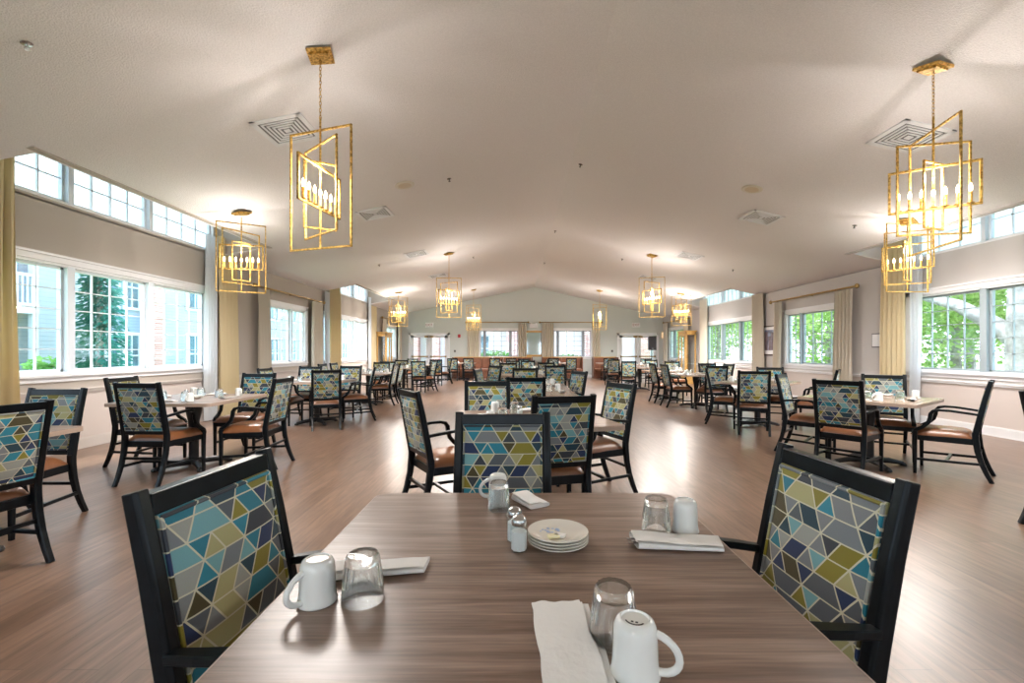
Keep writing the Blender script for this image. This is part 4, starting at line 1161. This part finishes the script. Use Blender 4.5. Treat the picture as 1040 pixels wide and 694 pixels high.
# conifer
r=empty('conifer_tree',(-12.3,13.45,-.25)); rnd=random.Random(3); m_=MB()
for k in range(5200):
    h=rnd.random()**.8; R=.85*(1-h)+.08; t=rnd.uniform(0,6.28); rr=R*rnd.uniform(.15,1); z=.15+6.0*h; s_=.09*rnd.uniform(.6,1.3)
    p=(rr*cos(t),rr*sin(t),z); o_=(cos(t)*s_,sin(t)*s_,-.4*s_); w=(-sin(t)*s_*.35,cos(t)*s_*.35,.3*s_)
    m_.add([(p[0]-o_[0],p[1]-o_[1],p[2]-o_[2]),(p[0]+w[0],p[1]+w[1],p[2]+w[2]),(p[0]+o_[0],p[1]+o_[1],p[2]+o_[2]),(p[0]-w[0],p[1]-w[1],p[2]-w[2])],[(0,1,2,3)])
m_.build('foliage',LEAFD,r); MB().tube([(0,0,0),(0,0,5.6)],[.12,.03],8).build('trunk',BARK,r)
tag(r,'blue green cone shaped evergreen outside the big left window','tree')
# broadleaf trees on the right
def tree_proto():
    r=empty('leafy_tree'); rnd=random.Random(5); m_=MB()
    for k in range(16):
        a=rnd.uniform(0,6.28); q=rnd.uniform(.3,2.2); leaves(m_,q*cos(a),q*sin(a),rnd.uniform(1.0,5.6),1.15,1.15,.85,430,.085,rnd)
    m_.build('foliage',LEAFR,r)
    t=MB(); t.tube([(0,0,0),(.05,0,1.4),(-.05,.05,3),(0,0,5)],[.17,.13,.1,.05],8)
    for k in range(5):
        a=k*1.3; t.tube([(0,0,1.2+.5*k),(.9*cos(a),.9*sin(a),2.2+.5*k)],[.06,.025],6)
    t.build('trunk',BARK,r,True); return r
TP=tree_proto()
RT=[(11.8,14.6),(13.5,11.2),(16.5,17),(14.5,21),(12.2,27.5),(15.5,36),(18,27.5),(20,20),(13.5,38),(19,13),(17.5,8.5),(21,40)]
near=['nearest in the gap left of the big trunk','left part of the big right window','behind the path in the big right window','in the second right window, nearer','in the right window under the far skylight','deep behind the far right window','second row behind the second right window','far back behind the lawn','at the end by the last right window','second row behind the big right window','right part of the big right window behind the trunk','farthest of the right trees']
for k,((x,y),l) in enumerate(zip(RT,near)):
    o=TP if k==0 else copy_tree(TP); o.location=(x,y,-.25); o.rotation_euler=(0,0,k*1.1); s_=.9+.12*(k%4); o.scale=(s_,s_,s_)
    tag(o,'bright green leafy tree outside, '+l,'tree','leafy trees outside the right windows')
r=empty('old_tree',(10.3,9.15,-.25)); t=MB()
t.tube([(0,0,0),(0.02,-.02,.6),(0,0,1.6),(.08,.02,3.0),(.2,.1,5.5)],[.48,.36,.33,.32,.22],14)
t.build('trunk',BARK,r,True)
MB().tube([(0,0,1.55),(-.15,.45,2.05),(-.35,1.1,2.55),(-.4,1.9,2.85),(-.3,2.7,3.4)],[.2,.17,.13,.1,.06],10).build('limb',BARK,r,True)
m_=MB(); rnd=random.Random(9)
for p in ((0,0,5.5),(.8,1.2,5.0),(-.6,2.6,3.9),(-.2,3.2,4.6),(.8,-1,5.2)): leaves(m_,*p,1.2,1.2,.8,500,.08,rnd)
m_.build('foliage',LEAFR,r)
tag(r,'large pale mottled tree trunk with a leaning limb outside the big right window','tree')
def bush(x,y,rx,ry,rz_,label,mat=LEAFH,n=1500,name='garden_shrub'):
    m_=MB(); leaves(m_,0,0,rz_*.7,rx,ry,rz_,n,.06,random.Random(int(x*10))); o=m_.build(name,mat,loc=(x,y,-.25)); tag(o,label,'shrub')
    st=MB(); st.tube([(0,0,0),(0,0,rz_)],.03,6); st.build('stem',BARK,o)
bush(10.2,10.3,.5,.5,.55,'low round green shrub at the foot of the big tree trunk')
bush(-8.6,8.3,.5,.4,.85,'yellow green shrub below the conifer outside the big left window')
bush(-9.6,7.6,.45,.45,.6,'small fern-like shrub by the siding wall outside the big left window')
bush(-1.1,24.5,1.3,.5,.93,'long clipped hedge outside the left end-wall window',n=3500,name='hedge')
bush(2.9,24.5,1.3,.5,.80,'long clipped hedge outside the right end-wall window',n=3500,name='hedge')

# ------------------------------------------------------------------ light
w=bpy.data.worlds.new('overcast_sky'); S.world=w; w.use_nodes=True; nt=w.node_tree; bg=nt.nodes['Background']
tc=N(nt,'ShaderNodeTexCoord'); sp=N(nt,'ShaderNodeSeparateXYZ'); L(nt,tc.outputs['Generated'],sp.inputs[0])
cr=N(nt,'ShaderNodeValToRGB'); e=cr.color_ramp.elements; e[0].position=0; e[0].color=(.74,.86,1,1); e[1].position=.8; e[1].color=(.58,.77,1,1)
L(nt,sp.outputs['Z'],cr.inputs['Fac']); L(nt,cr.outputs['Color'],bg.inputs['Color']); bg.inputs['Strength'].default_value=3.0
su=bpy.data.lights.new('sun','SUN'); su.energy=3.5; su.angle=radians(1.5); su.color=(1,.95,.86)
so=bpy.data.objects.new('sun',su); COL.objects.link(so)
from mathutils import Vector
so.rotation_euler=Vector((.42,-.08,-.9)).to_track_quat('-Z','Y').to_euler()

cam=bpy.data.cameras.new('camera'); co=bpy.data.objects.new('camera',cam); COL.objects.link(co)
co.location=(0,0,EYE); co.rotation_euler=(radians(90),0,0)
cam.sensor_width=36; cam.lens=F/1040*36; cam.shift_x=-4/1040; cam.shift_y=10/1040; cam.clip_start=.05; cam.clip_end=300
S.camera=co
S.view_settings.view_transform='Standard'; S.view_settings.look='None'; S.view_settings.gamma=1; S.view_settings.use_curve_mapping=False
S.view_settings.exposure=1.18
S.cycles.use_denoising=True; S.cycles.max_bounces=8; S.cycles.diffuse_bounces=5; S.cycles.glossy_bounces=4; S.cycles.transmission_bounces=8; S.cycles.transparent_max_bounces=16
S.cycles.caustics_reflective=False; S.cycles.caustics_refractive=False; S.cycles.sample_clamp_indirect=6
